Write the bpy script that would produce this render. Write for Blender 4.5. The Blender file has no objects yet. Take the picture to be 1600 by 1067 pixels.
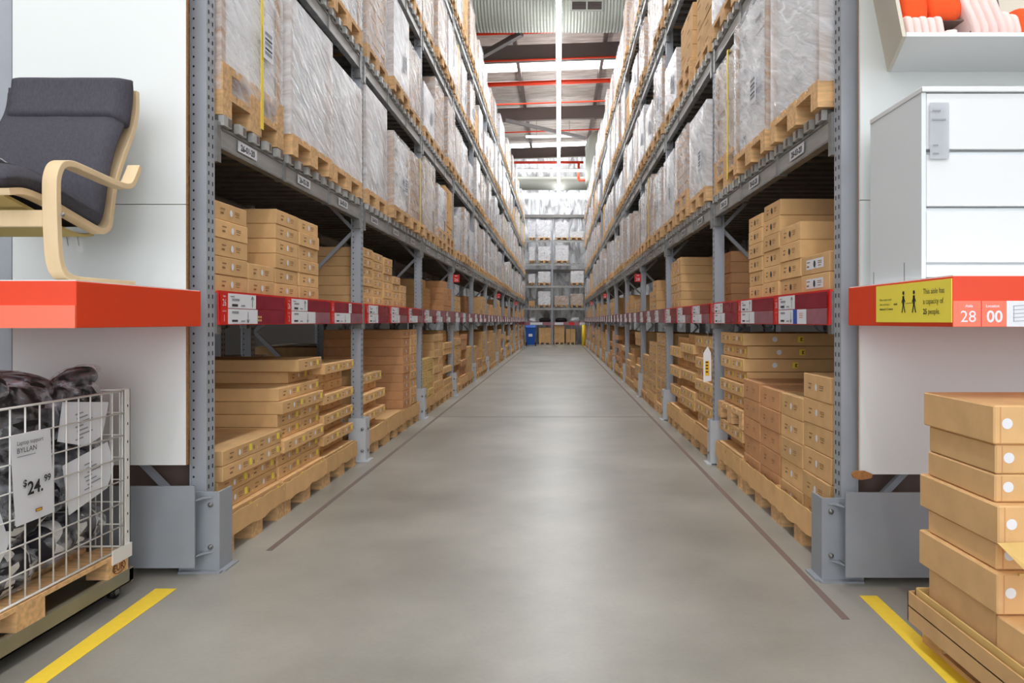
import bpy, bmesh, math, random
from mathutils import Vector, Matrix, noise
R = random.Random(7)
C = bpy.context.scene.collection
sc = bpy.context.scene

# ------------------------------------------------------------------ camera
F = 1075.0; VX, VY, H = 873.0, 502.0, 1.3
cam = bpy.data.cameras.new('camera'); cam.sensor_width = 36; cam.lens = 36 * F / 1600
cam.shift_x = -(VX - 800) / 1600; cam.shift_y = (VY - 533.5) / 1600
cam.clip_start = .05; cam.clip_end = 200
co = bpy.data.objects.new('camera', cam); C.objects.link(co)
co.location = (0, 0, H); co.rotation_euler = (math.pi / 2, 0, 0); sc.camera = co
# ------------------------------------------------------------------ world, exposure
w = bpy.data.worlds.new('world'); sc.world = w; w.use_nodes = True
w.node_tree.nodes['Background'].inputs[0].default_value = (.92, .96, 1, 1)
w.node_tree.nodes['Background'].inputs[1].default_value = 1.5
sc.view_settings.view_transform = 'Standard'; sc.view_settings.look = 'None'
sc.view_settings.exposure = 0.68; sc.view_settings.gamma = 1; sc.view_settings.use_curve_mapping = False
STRIP_W = 33.0     # emission of the aisle luminaires
FRONT_W = 6.5     # emission of the added, unseen cross-aisle lamps
sc.cycles.max_bounces = 6; sc.cycles.diffuse_bounces = 4; sc.cycles.glossy_bounces = 3
sc.cycles.transparent_max_bounces = 10; sc.cycles.caustics_reflective = False; sc.cycles.caustics_refractive = False
sc.cycles.use_denoising = True

def px(x, y, Y): return Vector(((x - VX) * Y / F, Y, H - (y - VY) * Y / F))

# ------------------------------------------------------------------ materials
def srgb(r, g, b):
    f = lambda c: (c / 255 / 12.92) if c <= 10 else ((c / 255 + .055) / 1.055) ** 2.4
    return (f(r), f(g), f(b), 1)
class NT:
    def __init__(s, name):
        s.m = bpy.data.materials.new(name); s.m.use_nodes = True; s.t = s.m.node_tree
        s.p = s.t.nodes['Principled BSDF']; s.out = s.t.nodes['Material Output']
    def n(s, k, **kw):
        x = s.t.nodes.new(k)
        for a, v in kw.items(): setattr(x, a, v)
        return x
    def l(s, a, b): s.t.links.new(a, b)
def mat(name, col, rough=.5, metal=0, var=0.0, grain=0.0, gscale=40, bump=0.0, bscale=60, stretch=None, spec=.5, emit=None, estr=0, gcol=None, rvar=0.0):
    q = NT(name); p = q.p
    p.inputs['Base Color'].default_value = col; p.inputs['Roughness'].default_value = rough
    p.inputs['Metallic'].default_value = metal; p.inputs['Specular IOR Level'].default_value = spec
    if emit: p.inputs['Emission Color'].default_value = emit; p.inputs['Emission Strength'].default_value = estr
    if grain or bump or var or rvar:
        tc = q.n('ShaderNodeTexCoord'); mp = q.n('ShaderNodeMapping'); q.l(tc.outputs['Object'], mp.inputs[0])
        if stretch: mp.inputs['Scale'].default_value = stretch
        oi = q.n('ShaderNodeObjectInfo')
        cb = q.n('ShaderNodeCombineXYZ'); mu = q.n('ShaderNodeMath', operation='MULTIPLY'); mu.inputs[1].default_value = 37
        q.l(oi.outputs['Random'], mu.inputs[0]); q.l(mu.outputs[0], cb.inputs[0]); q.l(mu.outputs[0], cb.inputs[1]); q.l(cb.outputs[0], mp.inputs['Location'])
        ns = q.n('ShaderNodeTexNoise'); ns.inputs['Scale'].default_value = gscale; ns.inputs['Detail'].default_value = 4; q.l(mp.outputs[0], ns.inputs['Vector'])
        mx = q.n('ShaderNodeMixRGB'); mx.inputs[1].default_value = col
        mx.inputs[2].default_value = gcol or tuple([c * (1 - grain) for c in col[:3]] + [1])
        rp = q.n('ShaderNodeMapRange'); rp.inputs[1].default_value = .35; rp.inputs[2].default_value = .7; q.l(ns.outputs[0], rp.inputs[0]); q.l(rp.outputs[0], mx.inputs[0])
        hv = q.n('ShaderNodeHueSaturation'); q.l(mx.outputs[0], hv.inputs['Color'])
        if var:
            vr = q.n('ShaderNodeMapRange'); vr.inputs[3].default_value = 1 - var; vr.inputs[4].default_value = 1 + var
            q.l(oi.outputs['Random'], vr.inputs[0]); q.l(vr.outputs[0], hv.inputs['Value'])
        q.l(hv.outputs[0], p.inputs['Base Color'])
        if rvar:
            rr = q.n('ShaderNodeMapRange'); rr.inputs[3].default_value = rough - rvar; rr.inputs[4].default_value = rough + rvar
            q.l(ns.outputs[0], rr.inputs[0]); q.l(rr.outputs[0], p.inputs['Roughness'])
        if bump:
            nb = q.n('ShaderNodeTexNoise'); nb.inputs['Scale'].default_value = bscale; nb.inputs['Detail'].default_value = 3; q.l(mp.outputs[0], nb.inputs['Vector'])
            bp = q.n('ShaderNodeBump'); bp.inputs['Strength'].default_value = bump; bp.inputs['Distance'].default_value = .01
            q.l(nb.outputs[0], bp.inputs['Height']); q.l(bp.outputs[0], p.inputs['Normal'])
    return q.m
def film_mat(name, a0, a1, tint=(.95, .96, 1, 1), bstr=.3, rough=.22, nsc=2.2, strz=9):
    q = NT(name); p = q.p
    p.inputs['Base Color'].default_value = tint; p.inputs['Roughness'].default_value = rough
    tc = q.n('ShaderNodeTexCoord'); mp = q.n('ShaderNodeMapping'); q.l(tc.outputs['Object'], mp.inputs[0])
    mp.inputs['Scale'].default_value = (1, 1, 1); mp.inputs['Rotation'].default_value = (.5, .25, .1)
    oi = q.n('ShaderNodeObjectInfo'); cb = q.n('ShaderNodeCombineXYZ'); mu = q.n('ShaderNodeMath', operation='MULTIPLY'); mu.inputs[1].default_value = 53
    q.l(oi.outputs['Random'], mu.inputs[0]); q.l(mu.outputs[0], cb.inputs[0]); q.l(mu.outputs[0], cb.inputs[2]); q.l(cb.outputs[0], mp.inputs['Location'])
    m2 = q.n('ShaderNodeMapping'); m2.inputs['Scale'].default_value = (2, 2, strz); q.l(mp.outputs[0], m2.inputs[0])
    ns = q.n('ShaderNodeTexNoise'); ns.inputs['Scale'].default_value = nsc; ns.inputs['Detail'].default_value = 5; ns.inputs['Distortion'].default_value = .8; q.l(m2.outputs[0], ns.inputs['Vector'])
    rp = q.n('ShaderNodeMapRange'); rp.inputs[1].default_value = .3; rp.inputs[2].default_value = .72; rp.inputs[3].default_value = a0; rp.inputs[4].default_value = a1
    q.l(ns.outputs[0], rp.inputs[0]); q.l(rp.outputs[0], p.inputs['Alpha'])
    bp = q.n('ShaderNodeBump'); bp.inputs['Strength'].default_value = bstr; bp.inputs['Distance'].default_value = .025
    q.l(ns.outputs[0], bp.inputs['Height']); q.l(bp.outputs[0], p.inputs['Normal'])
    return q.m
M = dict(
    card=mat('cardboard', srgb(228, 184, 130), .8, var=.1, grain=.12, gscale=9, bump=.05, bscale=90, spec=.25),
    card2=mat('reddish cardboard', srgb(212, 158, 112), .8, var=.07, grain=.12, gscale=9, spec=.25),
    card3=mat('pale cardboard', srgb(224, 190, 122), .8, var=.07, grain=.1, gscale=9, spec=.25),
    ink=mat('box print', srgb(146, 106, 68), .8),
    inkd=mat('black ink', srgb(40, 38, 42), .7),
    greyink=mat('grey ink', srgb(150, 150, 158), .7),
    white=mat('white paper', srgb(232, 234, 240), .6),
    yel=mat('yellow sticker', srgb(255, 236, 84), .6),
    cream=mat('grey white carton', srgb(246, 246, 248), .7, var=.06, grain=.08, gscale=6),
    kraftl=mat('light kraft carton', srgb(222, 204, 188), .8, var=.06, grain=.1, gscale=7),
    kraft=mat('kraft board', srgb(200, 160, 120), .8, var=.08, grain=.12, gscale=7),
    wood=mat('pallet wood', srgb(234, 188, 134), .8, var=.12, grain=.35, gscale=9, stretch=(1, 5, 5), bump=.1),
    stamp=mat('burnt stamp', srgb(110, 62, 30), .8),
    post=mat('grey blue rack paint', srgb(172, 176, 184), .42, var=.03, grain=.1, gscale=5),
    hole=mat('slot shadow cavity', srgb(28, 28, 32), .9),
    galv=mat('galvanised steel', srgb(150, 150, 148), .38, .55, grain=.3, gscale=14, rvar=.1),
    deck_shade=mat('shade-dark support bar', srgb(112, 110, 106), .55, .2, grain=.3, gscale=10),  # shade under the decks put into the bar colour
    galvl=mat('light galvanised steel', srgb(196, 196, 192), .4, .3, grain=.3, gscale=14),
    beam=mat('beam steel', srgb(182, 182, 180), .42, .3, grain=.25, gscale=7, stretch=(1, .4, 4)),
    guard=mat('guard grey paint', srgb(154, 159, 166), .45, grain=.1, gscale=4, bump=.03, bscale=80),
    guardl=mat('pale guard paint', srgb(196, 199, 204), .45),
    panel=mat('white panel', srgb(230, 233, 232), .55, grain=.02, gscale=1.2),
    panele=mat('chipboard edge', srgb(176, 120, 70), .8, grain=.3, gscale=60),
    orange=mat('orange laminate', srgb(236, 68, 26), .42, grain=.05, gscale=3),
    red=mat('red label holder', srgb(222, 40, 34), .35),
    holder=mat('clear tinted holder', srgb(255, 120, 92), .3),
    crim=mat('crimson plastic', srgb(152, 34, 60), .22, grain=.25, gscale=6),
    mauve=mat('glare-paled plastic cover', srgb(168, 110, 124), .25, grain=.25, gscale=6),  # glare on the far strips put into the colour
    film=film_mat('stretch film', .12, .6), filmd=film_mat('dense stretch film', .4, .85, (.93, .94, .98, 1), .4),
    bag=film_mat('clear plastic bag', -.15, .55, (.85, .88, .95, 1), 1, .08, 5, 3),
    strap=mat('yellow strap', srgb(246, 214, 40), .4),
    fabric=mat('dark grey fabric', srgb(84, 82, 90), .95, grain=.22, gscale=160, stretch=(1, 1, .25), bump=.25, bscale=350, spec=.2),
    birch=mat('birch veneer', srgb(236, 208, 166), .4, grain=.1, gscale=12, stretch=(1, 1, .3)),
    web=mat('seat webbing', srgb(190, 170, 110), .9),
    black=mat('black plastic', srgb(22, 22, 24), .45),
    wire=mat('white wire enamel', srgb(236, 234, 230), .4),
    dolly=mat('dolly steel', srgb(150, 146, 128), .38, .35, grain=.2, gscale=5),
    dkcloth=mat('brown black cloth', srgb(40, 37, 38), .9, grain=.3, gscale=8, bump=.6, bscale=12),
    lacq=mat('white lacquer', srgb(228, 229, 230), .32),
    lacqi=mat('white chipboard side', srgb(226, 231, 234), .4),
    bin_in=mat('beige inside', srgb(216, 208, 192), .6),
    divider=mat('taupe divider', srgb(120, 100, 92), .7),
    otex=mat('orange cloth', srgb(250, 92, 36), .9, grain=.15, gscale=14, bump=.3, bscale=30),
    ptex=mat('pale pink cloth', srgb(250, 222, 216), .9, bump=.2, bscale=40),
    tape=mat('yellow floor tape', srgb(250, 214, 60), .6, grain=.06, gscale=30),
    duct=mat('duct sheet', srgb(160, 162, 152), .5, .3),
    pipe=mat('red pipe paint', srgb(240, 66, 30), .4),
    rafter=mat('rafter brown grey', srgb(112, 98, 92), .6),
    purlin=mat('purlin steel', srgb(128, 124, 122), .5, .3),
    blueb=mat('blue bin plastic', srgb(14, 90, 190), .4),
    bluel=mat('blue label', srgb(40, 80, 180), .5),
    chip=mat('chipboard shelf', srgb(150, 116, 78), .8, grain=.3, gscale=30),
    skin_sign=mat('sign orange yellow', srgb(246, 190, 30), .5),
)
def wall_mat():
    q = NT('foil insulation'); p = q.p
    p.inputs['Metallic'].default_value = .35; p.inputs['Roughness'].default_value = .35
    tc = q.n('ShaderNodeTexCoord'); mp = q.n('ShaderNodeMapping'); mp.inputs['Rotation'].default_value = (0, .5, .6); mp.inputs['Scale'].default_value = (1, 1, .3)
    q.l(tc.outputs['Object'], mp.inputs[0]); ns = q.n('ShaderNodeTexNoise'); ns.inputs['Scale'].default_value = 2.2; ns.inputs['Detail'].default_value = 6; ns.inputs['Distortion'].default_value = 1.5
    q.l(mp.outputs[0], ns.inputs['Vector'])
    cr = q.n('ShaderNodeValToRGB'); cr.color_ramp.elements[0].position = .35; cr.color_ramp.elements[0].color = srgb(150, 148, 150); cr.color_ramp.elements[1].position = .6; cr.color_ramp.elements[1].color = srgb(240, 243, 245)  # wrinkles drawn darker: their shade is put into the colour
    q.l(ns.outputs[0], cr.inputs[0]); q.l(cr.outputs[0], p.inputs['Base Color'])
    bp = q.n('ShaderNodeBump'); bp.inputs['Strength'].default_value = 1.0; bp.inputs['Distance'].default_value = .12; q.l(ns.outputs[0], bp.inputs['Height']); q.l(bp.outputs[0], p.inputs['Normal'])
    return q.m
def floor_mat():
    q = NT('polished concrete'); p = q.p
    tc = q.n('ShaderNodeTexCoord')
    a = q.n('ShaderNodeTexNoise'); a.inputs['Scale'].default_value = .9; a.inputs['Detail'].default_value = 4; a.inputs['Roughness'].default_value = .55
    b = q.n('ShaderNodeTexNoise'); b.inputs['Scale'].default_value = 45; b.inputs['Detail'].default_value = 2
    for n in (a, b): q.l(tc.outputs['Object'], n.inputs['Vector'])
    cr = q.n('ShaderNodeValToRGB'); cr.color_ramp.elements[0].position = .3; cr.color_ramp.elements[0].color = srgb(132, 129, 120); cr.color_ramp.elements[1].position = .72; cr.color_ramp.elements[1].color = srgb(170, 167, 157)
    q.l(a.outputs[0], cr.inputs[0])
    rb_ = q.n('ShaderNodeMapRange'); rb_.inputs[3].default_value = .93; rb_.inputs[4].default_value = 1.07; q.l(b.outputs[0], rb_.inputs[0]); hv = q.n('ShaderNodeHueSaturation'); q.l(cr.outputs[0], hv.inputs['Color']); q.l(rb_.outputs[0], hv.inputs['Value']); q.l(hv.outputs[0], p.inputs['Base Color'])
    rr = q.n('ShaderNodeMapRange'); rr.inputs[3].default_value = .3; rr.inputs[4].default_value = .42; q.l(a.outputs[0], rr.inputs[0]); q.l(rr.outputs[0], p.inputs['Roughness'])
    return q.m
def roof_mat():
    q = NT('roof foil'); p = q.p; p.inputs['Roughness'].default_value = .5; p.inputs['Metallic'].default_value = .2
    tc = q.n('ShaderNodeTexCoord'); ns = q.n('ShaderNodeTexNoise'); ns.inputs['Scale'].default_value = 1.3; ns.inputs['Detail'].default_value = 7; ns.inputs['Distortion'].default_value = .6
    mp = q.n('ShaderNodeMapping'); mp.inputs['Scale'].default_value = (.8, 4.5, 1); q.l(tc.outputs['Object'], mp.inputs[0]); q.l(mp.outputs[0], ns.inputs['Vector'])
    cr = q.n('ShaderNodeValToRGB'); cr.color_ramp.elements[0].position = .3; cr.color_ramp.elements[0].color = srgb(176, 158, 146); cr.color_ramp.elements[1].position = .7; cr.color_ramp.elements[1].color = srgb(232, 224, 216)
    q.l(ns.outputs[0], cr.inputs[0]); q.l(cr.outputs[0], p.inputs['Base Color'])
    bp = q.n('ShaderNodeBump'); bp.inputs['Strength'].default_value = .5; bp.inputs['Distance'].default_value = .05; q.l(ns.outputs[0], bp.inputs['Height']); q.l(bp.outputs[0], p.inputs['Normal'])
    return q.m
def patt_mat():
    q = NT('black white leaf print'); p = q.p; p.inputs['Roughness'].default_value = .7
    tc = q.n('ShaderNodeTexCoord'); mp = q.n('ShaderNodeMapping'); mp.inputs['Scale'].default_value = (16, 16, 16); q.l(tc.outputs['Object'], mp.inputs[0])
    sp = q.n('ShaderNodeSeparateXYZ'); q.l(mp.outputs[0], sp.inputs[0])
    def m(op, a, b=None, v=None):
        x = q.n('ShaderNodeMath', operation=op); q.l(a, x.inputs[0])
        if b is not None: q.l(b, x.inputs[1])
        if v is not None: x.inputs[1].default_value = v
        return x.outputs[0]
    fy = m('FRACT', sp.outputs[1]); sx = m('ADD', sp.outputs[0], sp.outputs[2]); fz = m('FRACT', m('MULTIPLY', sx, v=.55))
    leaf = m('LESS_THAN', fy, m('SINE', m('MULTIPLY', fz, v=3.1)))
    keep = m('LESS_THAN', m('FRACT', m('MULTIPLY', sp.outputs[1], v=.5)), v=.42)
    k = m('MULTIPLY', leaf, keep)
    cut = m('GREATER_THAN', m('ABSOLUTE', m('SUBTRACT', fz, v=.5)), v=.06)
    k = m('MULTIPLY', k, cut)
    mx = q.n('ShaderNodeMixRGB'); mx.inputs[1].default_value = srgb(30, 28, 38); mx.inputs[2].default_value = srgb(226, 224, 222); q.l(k, mx.inputs[0]); q.l(mx.outputs[0], p.inputs['Base Color'])
    return q.m
def emis(name, col, s):
    q = NT(name); e = q.n('ShaderNodeEmission'); e.inputs[0].default_value = col; e.inputs[1].default_value = s
    q.l(e.outputs[0], q.out.inputs[0]); return q.m
M['wallm'] = wall_mat(); M['floorm'] = floor_mat(); M['roofm'] = roof_mat(); M['patt'] = patt_mat()
M['tube'] = emis('aisle tube', (.95, .98, 1, 1), STRIP_W); M['tube2'] = emis('fill tube', (1, .98, .95, 1), FRONT_W)
M['sky'] = emis('daylit skylight', (.95, .98, 1, 1), 7.0); M['tube3'] = emis('end wall tube', (.95, .98, 1, 1), 7.0)
M['tube4'] = emis('far fill tube', (.95, .98, 1, 1), 9.0); M['sidew'] = mat('side wall paint', srgb(96, 92, 88), .8)

# ------------------------------------------------------------------ mesh helpers
TXT = {}
def text_geo(s, bold):
    k = (s, bold)
    if k not in TXT:
        cu = bpy.data.curves.new('t', 'FONT'); cu.body = s; cu.size = 1; cu.resolution_u = 3
        if bold: cu.offset = .022
        o = bpy.data.objects.new('t', cu); C.objects.link(o)
        dg = bpy.context.evaluated_depsgraph_get(); me = bpy.data.meshes.new_from_object(o.evaluated_get(dg))
        v = [tuple(a.co) for a in me.vertices]; f = [tuple(p.vertices) for p in me.polygons]
        bpy.data.objects.remove(o); bpy.data.curves.remove(cu); bpy.data.meshes.remove(me)
        xs = [a[0] for a in v] or [0]
        TXT[k] = (v, f, min(xs), max(xs))
    return TXT[k]
class MB:
    def __init__(s): s.v = []; s.f = []; s.m = []; s.s = []; s.mats = []
    def mi(s, m):
        m = M[m] if isinstance(m, str) else m
        if m not in s.mats: s.mats.append(m)
        return s.mats.index(m)
    def add(s, vs, fs, m, smooth=False):
        b = len(s.v); s.v += [tuple(v) for v in vs]; i = s.mi(m)
        for f in fs: s.f.append(tuple(b + a for a in f)); s.m.append(i); s.s.append(smooth)
    def hexa(s, p, m):   # p: 8 corners, bottom ring 0-3 ccw seen from above, top ring 4-7
        s.add(p, [(3, 2, 1, 0), (4, 5, 6, 7), (0, 1, 5, 4), (1, 2, 6, 5), (2, 3, 7, 6), (3, 0, 4, 7)], m)
    def box(s, x0, x1, y0, y1, z0, z1, m):
        s.hexa([(x0, y0, z0), (x1, y0, z0), (x1, y1, z0), (x0, y1, z0), (x0, y0, z1), (x1, y0, z1), (x1, y1, z1), (x0, y1, z1)], m)
    def cbox(s, x0, x1, y0, y1, z0, z1, m, b=.004):   # chamfered box
        bm = bmesh.new(); bmesh.ops.create_cube(bm, size=1)
        for v in bm.verts: v.co = Vector(((x0 + x1) / 2 + v.co.x * (x1 - x0), (y0 + y1) / 2 + v.co.y * (y1 - y0), (z0 + z1) / 2 + v.co.z * (z1 - z0)))
        bmesh.ops.bevel(bm, geom=bm.edges[:], offset=b, segments=1, affect='EDGES')
        bm.verts.index_update(); s.add([v.co.copy() for v in bm.verts], [tuple(v.index for v in f.verts) for f in bm.faces], m); bm.free()
    def tube(s, pts, r, m, seg=8, closed=False):
        pts = [Vector(p) for p in pts]; n = len(pts); vs = []; fs = []
        up = None
        for i, p in enumerate(pts):
            a = pts[(i - 1) % n] if (closed or i > 0) else p; b = pts[(i + 1) % n] if (closed or i < n - 1) else p
            d = (b - a).normalized()
            if up is None: up = Vector((0, 0, 1)) if abs(d.z) < .9 else Vector((1, 0, 0))
            x = d.cross(up).normalized(); y = x.cross(d).normalized(); up = y
            rr = r[i] if isinstance(r, (list, tuple)) else r
            for k in range(seg):
                t = 2 * math.pi * k / seg; vs.append(p + x * math.cos(t) * rr + y * math.sin(t) * rr)
        for i in range(n if closed else n - 1):
            for k in range(seg):
                j = (i + 1) % n; fs.append((i * seg + k, i * seg + (k + 1) % seg, j * seg + (k + 1) % seg, j * seg + k))
        if not closed: fs.append(tuple(range(seg))[::-1]); fs.append(tuple((n - 1) * seg + k for k in range(seg)))
        s.add(vs, fs, m, True)
    def bar(s, a, b, w, h, m):   # rectangular bar between two points
        a = Vector(a); b = Vector(b); d = (b - a).normalized(); up = Vector((0, 0, 1)) if abs(d.z) < .95 else Vector((0, 1, 0))
        x = d.cross(up).normalized() * w / 2; y = x.cross(d).normalized() * h / 2
        s.hexa([a - x - y, a + x - y, b + x - y, b - x - y, a - x + y, a + x + y, b + x + y, b - x + y], m)
    def quad(s, o, r, u, w, h, m, off=0):   # flat patch: origin lower left, right, up
        o = Vector(o); r = Vector(r); u = Vector(u); n = r.cross(u) * off
        s.add([o + n, o + r * w + n, o + r * w + u * h + n, o + u * h + n], [(0, 1, 2, 3)], m)
    def disc(s, o, r, u, rad, m, off=0, seg=16, sx=1):
        o = Vector(o); r = Vector(r); u = Vector(u); n = r.cross(u) * off
        s.add([o + n + r * math.cos(2 * math.pi * k / seg) * rad * sx + u * math.sin(2 * math.pi * k / seg) * rad for k in range(seg)], [tuple(range(seg))], m)
    def text(s, t, o, r, u, h, m, off=.001, bold=False, align='l', sx=1):
        v, f, x0, x1 = text_geo(t, bold); o = Vector(o); r = Vector(r); u = Vector(u); n = r.cross(u) * off; k = h / .72
        dx = -x0 if align == 'l' else -(x0 + x1) / 2
        s.add([o + r * ((a[0] + dx) * k * sx) + u * (a[1] * k) + n for a in v], f, m)
    def band(s, path, x0, x1, th, m, smooth=True, n=None):
        """a ribbon of thickness th following path [(Y,Z)...] between x0 and x1"""
        P_ = [Vector((0, a, b)) for a, b in path]; vs = []; fs = []
        for i, p in enumerate(P_):
            d = (P_[min(i + 1, len(P_) - 1)] - P_[max(i - 1, 0)]).normalized(); nn = Vector((0, -d.z, d.y)) * th / 2
            for x in (x0, x1):
                for q in (p + nn, p - nn): vs.append((x, q.y, q.z))
        for i in range(len(P_) - 1):
            a = i * 4; b = a + 4
            fs += [(a, b, b + 2, a + 2), (a + 1, a + 3, b + 3, b + 1), (a, a + 1, b + 1, b), (a + 2, b + 2, b + 3, a + 3)]
        fs += [(0, 2, 3, 1)]; e = (len(P_) - 1) * 4; fs += [(e, e + 1, e + 3, e + 2)]
        s.add(vs, fs, m, False)
    def build(s, name, parent=None, bevel=0, subd=0):
        me = bpy.data.meshes.new(name); me.from_pydata(s.v, [], s.f)
        for m in s.mats: me.materials.append(m)
        me.polygons.foreach_set('material_index', s.m); me.polygons.foreach_set('use_smooth', s.s); me.update()
        return link(name, me, parent, bevel, subd)
def link(name, me, parent=None, bevel=0, subd=0):
    o = bpy.data.objects.new(name, me); C.objects.link(o)
    if parent: o.parent = parent
    if bevel:
        b = o.modifiers.new('b', 'BEVEL'); b.width = bevel; b.segments = 2; b.limit_method = 'ANGLE'
    if subd:
        b = o.modifiers.new('s', 'SUBSURF'); b.levels = subd; b.render_levels = subd
    return o
def tag(o, label, cat, group=None):
    o['label'] = label; o['category'] = cat
    if group: o['group'] = group
    return o
def thing(name, label, cat, loc=(0, 0, 0), group=None):
    o = bpy.data.objects.new(name, None); C.objects.link(o); o.location = loc; o.empty_display_size = .1
    return tag(o, label, cat, group)
def struct(mb, name):
    o = mb.build(name); o['kind'] = 'structure'; return o
def copy_tree(o, parent=None):
    c = o.copy(); C.objects.link(c); c.parent = parent
    for ch in list(o.children): copy_tree(ch, c)
    return c
ORD = 'first second third fourth fifth sixth seventh eighth ninth tenth eleventh twelfth thirteenth'.split()
def smooth_path(pts, n=6):
    out = []
    P_ = [pts[0]] + list(pts) + [pts[-1]]
    for i in range(1, len(P_) - 2):
        for k in range(n):
            t = k / n; a, b, c, d = P_[i - 1], P_[i], P_[i + 1], P_[i + 2]
            out.append(tuple(.5 * ((2 * b[j]) + (c[j] - a[j]) * t + (2 * a[j] - 5 * b[j] + 4 * c[j] - d[j]) * t * t + (3 * b[j] - a[j] - 3 * c[j] + d[j]) * t ** 3) for j in range(len(b))))
    out.append(tuple(pts[-1])); return out

# ================================================================== the building
m = MB(); m.box(-9, 9, -7, 42, -.1, 0, 'floorm'); struct(m, 'floor')
m = MB(); m.box(-9, 9, 41, 41.15, 0, 13, 'wallm'); struct(m, 'wall_end')
m = MB(); m.box(-9.15, -9, -7, 42, 0, 13, 'sidew'); struct(m, 'wall_left')
m = MB(); m.box(9, 9.15, -7, 42, 0, 13, 'sidew'); struct(m, 'wall_right')
RT = .035   # roof rises to the right
def rz(x, z): return z + RT * x
m = MB(); m.hexa([(-9, -7, rz(-9, 11.4)), (9, -7, rz(9, 11.4)), (9, 42, rz(9, 11.4)), (-9, 42, rz(-9, 11.4)), (-9, -7, rz(-9, 11.5)), (9, -7, rz(9, 11.5)), (9, 42, rz(9, 11.5)), (-9, 42, rz(-9, 11.5))], 'roofm')
struct(m, 'ceiling')
for Y in (-4.1, 3, 10.1, 17.2, 24.3, 31.4, 38.6):
    m = MB(); a = rz(-9, 10.5); b = rz(9, 10.5)
    m.hexa([(-9, Y - .1, a), (9, Y - .1, b), (9, Y + .1, b), (-9, Y + .1, a), (-9, Y - .1, a + .03), (9, Y - .1, b + .03), (9, Y + .1, b + .03), (-9, Y + .1, a + .03)], 'rafter')
    m.hexa([(-9, Y - .02, a + .03), (9, Y - .02, b + .03), (9, Y + .02, b + .03), (-9, Y + .02, a + .03), (-9, Y - .02, a + .6), (9, Y - .02, b + .6), (9, Y + .02, b + .6), (-9, Y + .02, a + .6)], 'rafter')
    struct(m, 'roof_beam')
for x in (-7.2, -5.4, -3.3, -1.55, .05 + 1.6, 3.4, 5.4, 7.2):
    m = MB(); m.box(x - .06, x + .06, -7, 41, rz(x, 11.1), rz(x, 11.36), 'rafter'); struct(m, 'roof_purlin')
for i, (y0, y1) in enumerate(((26.4, 27.6), (14.4, 15.4), (38.9, 39.7))):
    m = MB(); m.hexa([(-9, y0, rz(-9, 11.38)), (9, y0, rz(9, 11.38)), (9, y1, rz(9, 11.38)), (-9, y1, rz(-9, 11.38)), (-9, y0, rz(-9, 11.395)), (9, y0, rz(9, 11.395)), (9, y1, rz(9, 11.395)), (-9, y1, rz(-9, 11.395))], 'sky')
    struct(m, 'window_%d' % (i + 1))
for z in (7.45, 4.2):
    m = MB(); m.box(-9, 9, 40.8, 41, z, z + .18, 'purlin'); struct(m, 'trim_%d' % (1 if z > 5 else 2))
m = MB(); m.box(-9, 9, 40.85, 40.99, 8.72, 8.86, 'tube3'); struct(m, 'window_4')
# joints in the slab
m = MB(); m.box(-1.7, 1.3, 9.35, 9.375, 0, .0012, 'rafter')
o = struct(m, 'floor_joint')
for x, nm in ((-1.66, 'trim_3'), (1.235, 'trim_4')):
    m = MB(); m.box(x, x + .035, 3.0 if x > 0 else 3.9, 38, 0, .0012, 'rafter' if x < 0 else 'divider'); struct(m, nm)
# luminaires: one run above the aisle, unseen near end added to light bay one
y = -4.0; prev = None
k = 0
while y < 38.4:
    L = 1.5
    o = thing('strip_light', 'white tube of the aisle light line, %s' % (ORD[k] + ' from its near end' if k < 13 else ORD[28 - k] + ' from the end wall' if k > 15 else ('before', 'at', 'past')[k - 13] + ' its middle'), 'ceiling light', (0, y, 8.7), 'tube lights in one line above the aisle')
    if k == 0:
        a = MB(); a.box(-.065, .065, 0, 1.49, 0, .035, 'tube'); da = a.build('diffuser', o)
        b = MB(); b.box(-.03, .03, 0, 1.5, .037, .09, 'lacq'); h0 = b.build('x'); h2 = h0.data; bpy.data.objects.remove(h0); b.box(-.01, .01, .7, .72, .09, 1.68, 'purlin'); hb = b.build('housing', o)
    else:
        link('diffuser', da.data, o); link('housing', h2 if (17.5 < y < 20.6 or y > 36.9) else hb.data, o)
    y += L; k += 1
for k, (Y, z) in enumerate(((-3.0, 5.6), (1.2, 5.6), (37.75, 9.55))):  # added lamps: light the displays and, at a skylight band, the end rack
    o = thing('fill_light', 'long added fill light above the cross aisle, %s the displays' % ('behind', 'nearest', 'at the far end, away from')[k], 'ceiling light', (0, Y, z))
    a = MB(); a.box(-5, 5, -.12, .12, 0, .04, 'tube2' if k < 2 else 'tube4'); a.build('diffuser', o)
    b = MB(); b.box(-5, 5, -.14, .14, .041, .1, 'lacq'); b.box(-3, -2.98, -.01, .01, .1, 5.6 if k < 2 else 1.6, 'purlin'); b.box(2.98, 3, -.01, .01, .1, 5.6 if k < 2 else 1.6, 'purlin'); b.build('housing', o)
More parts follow.
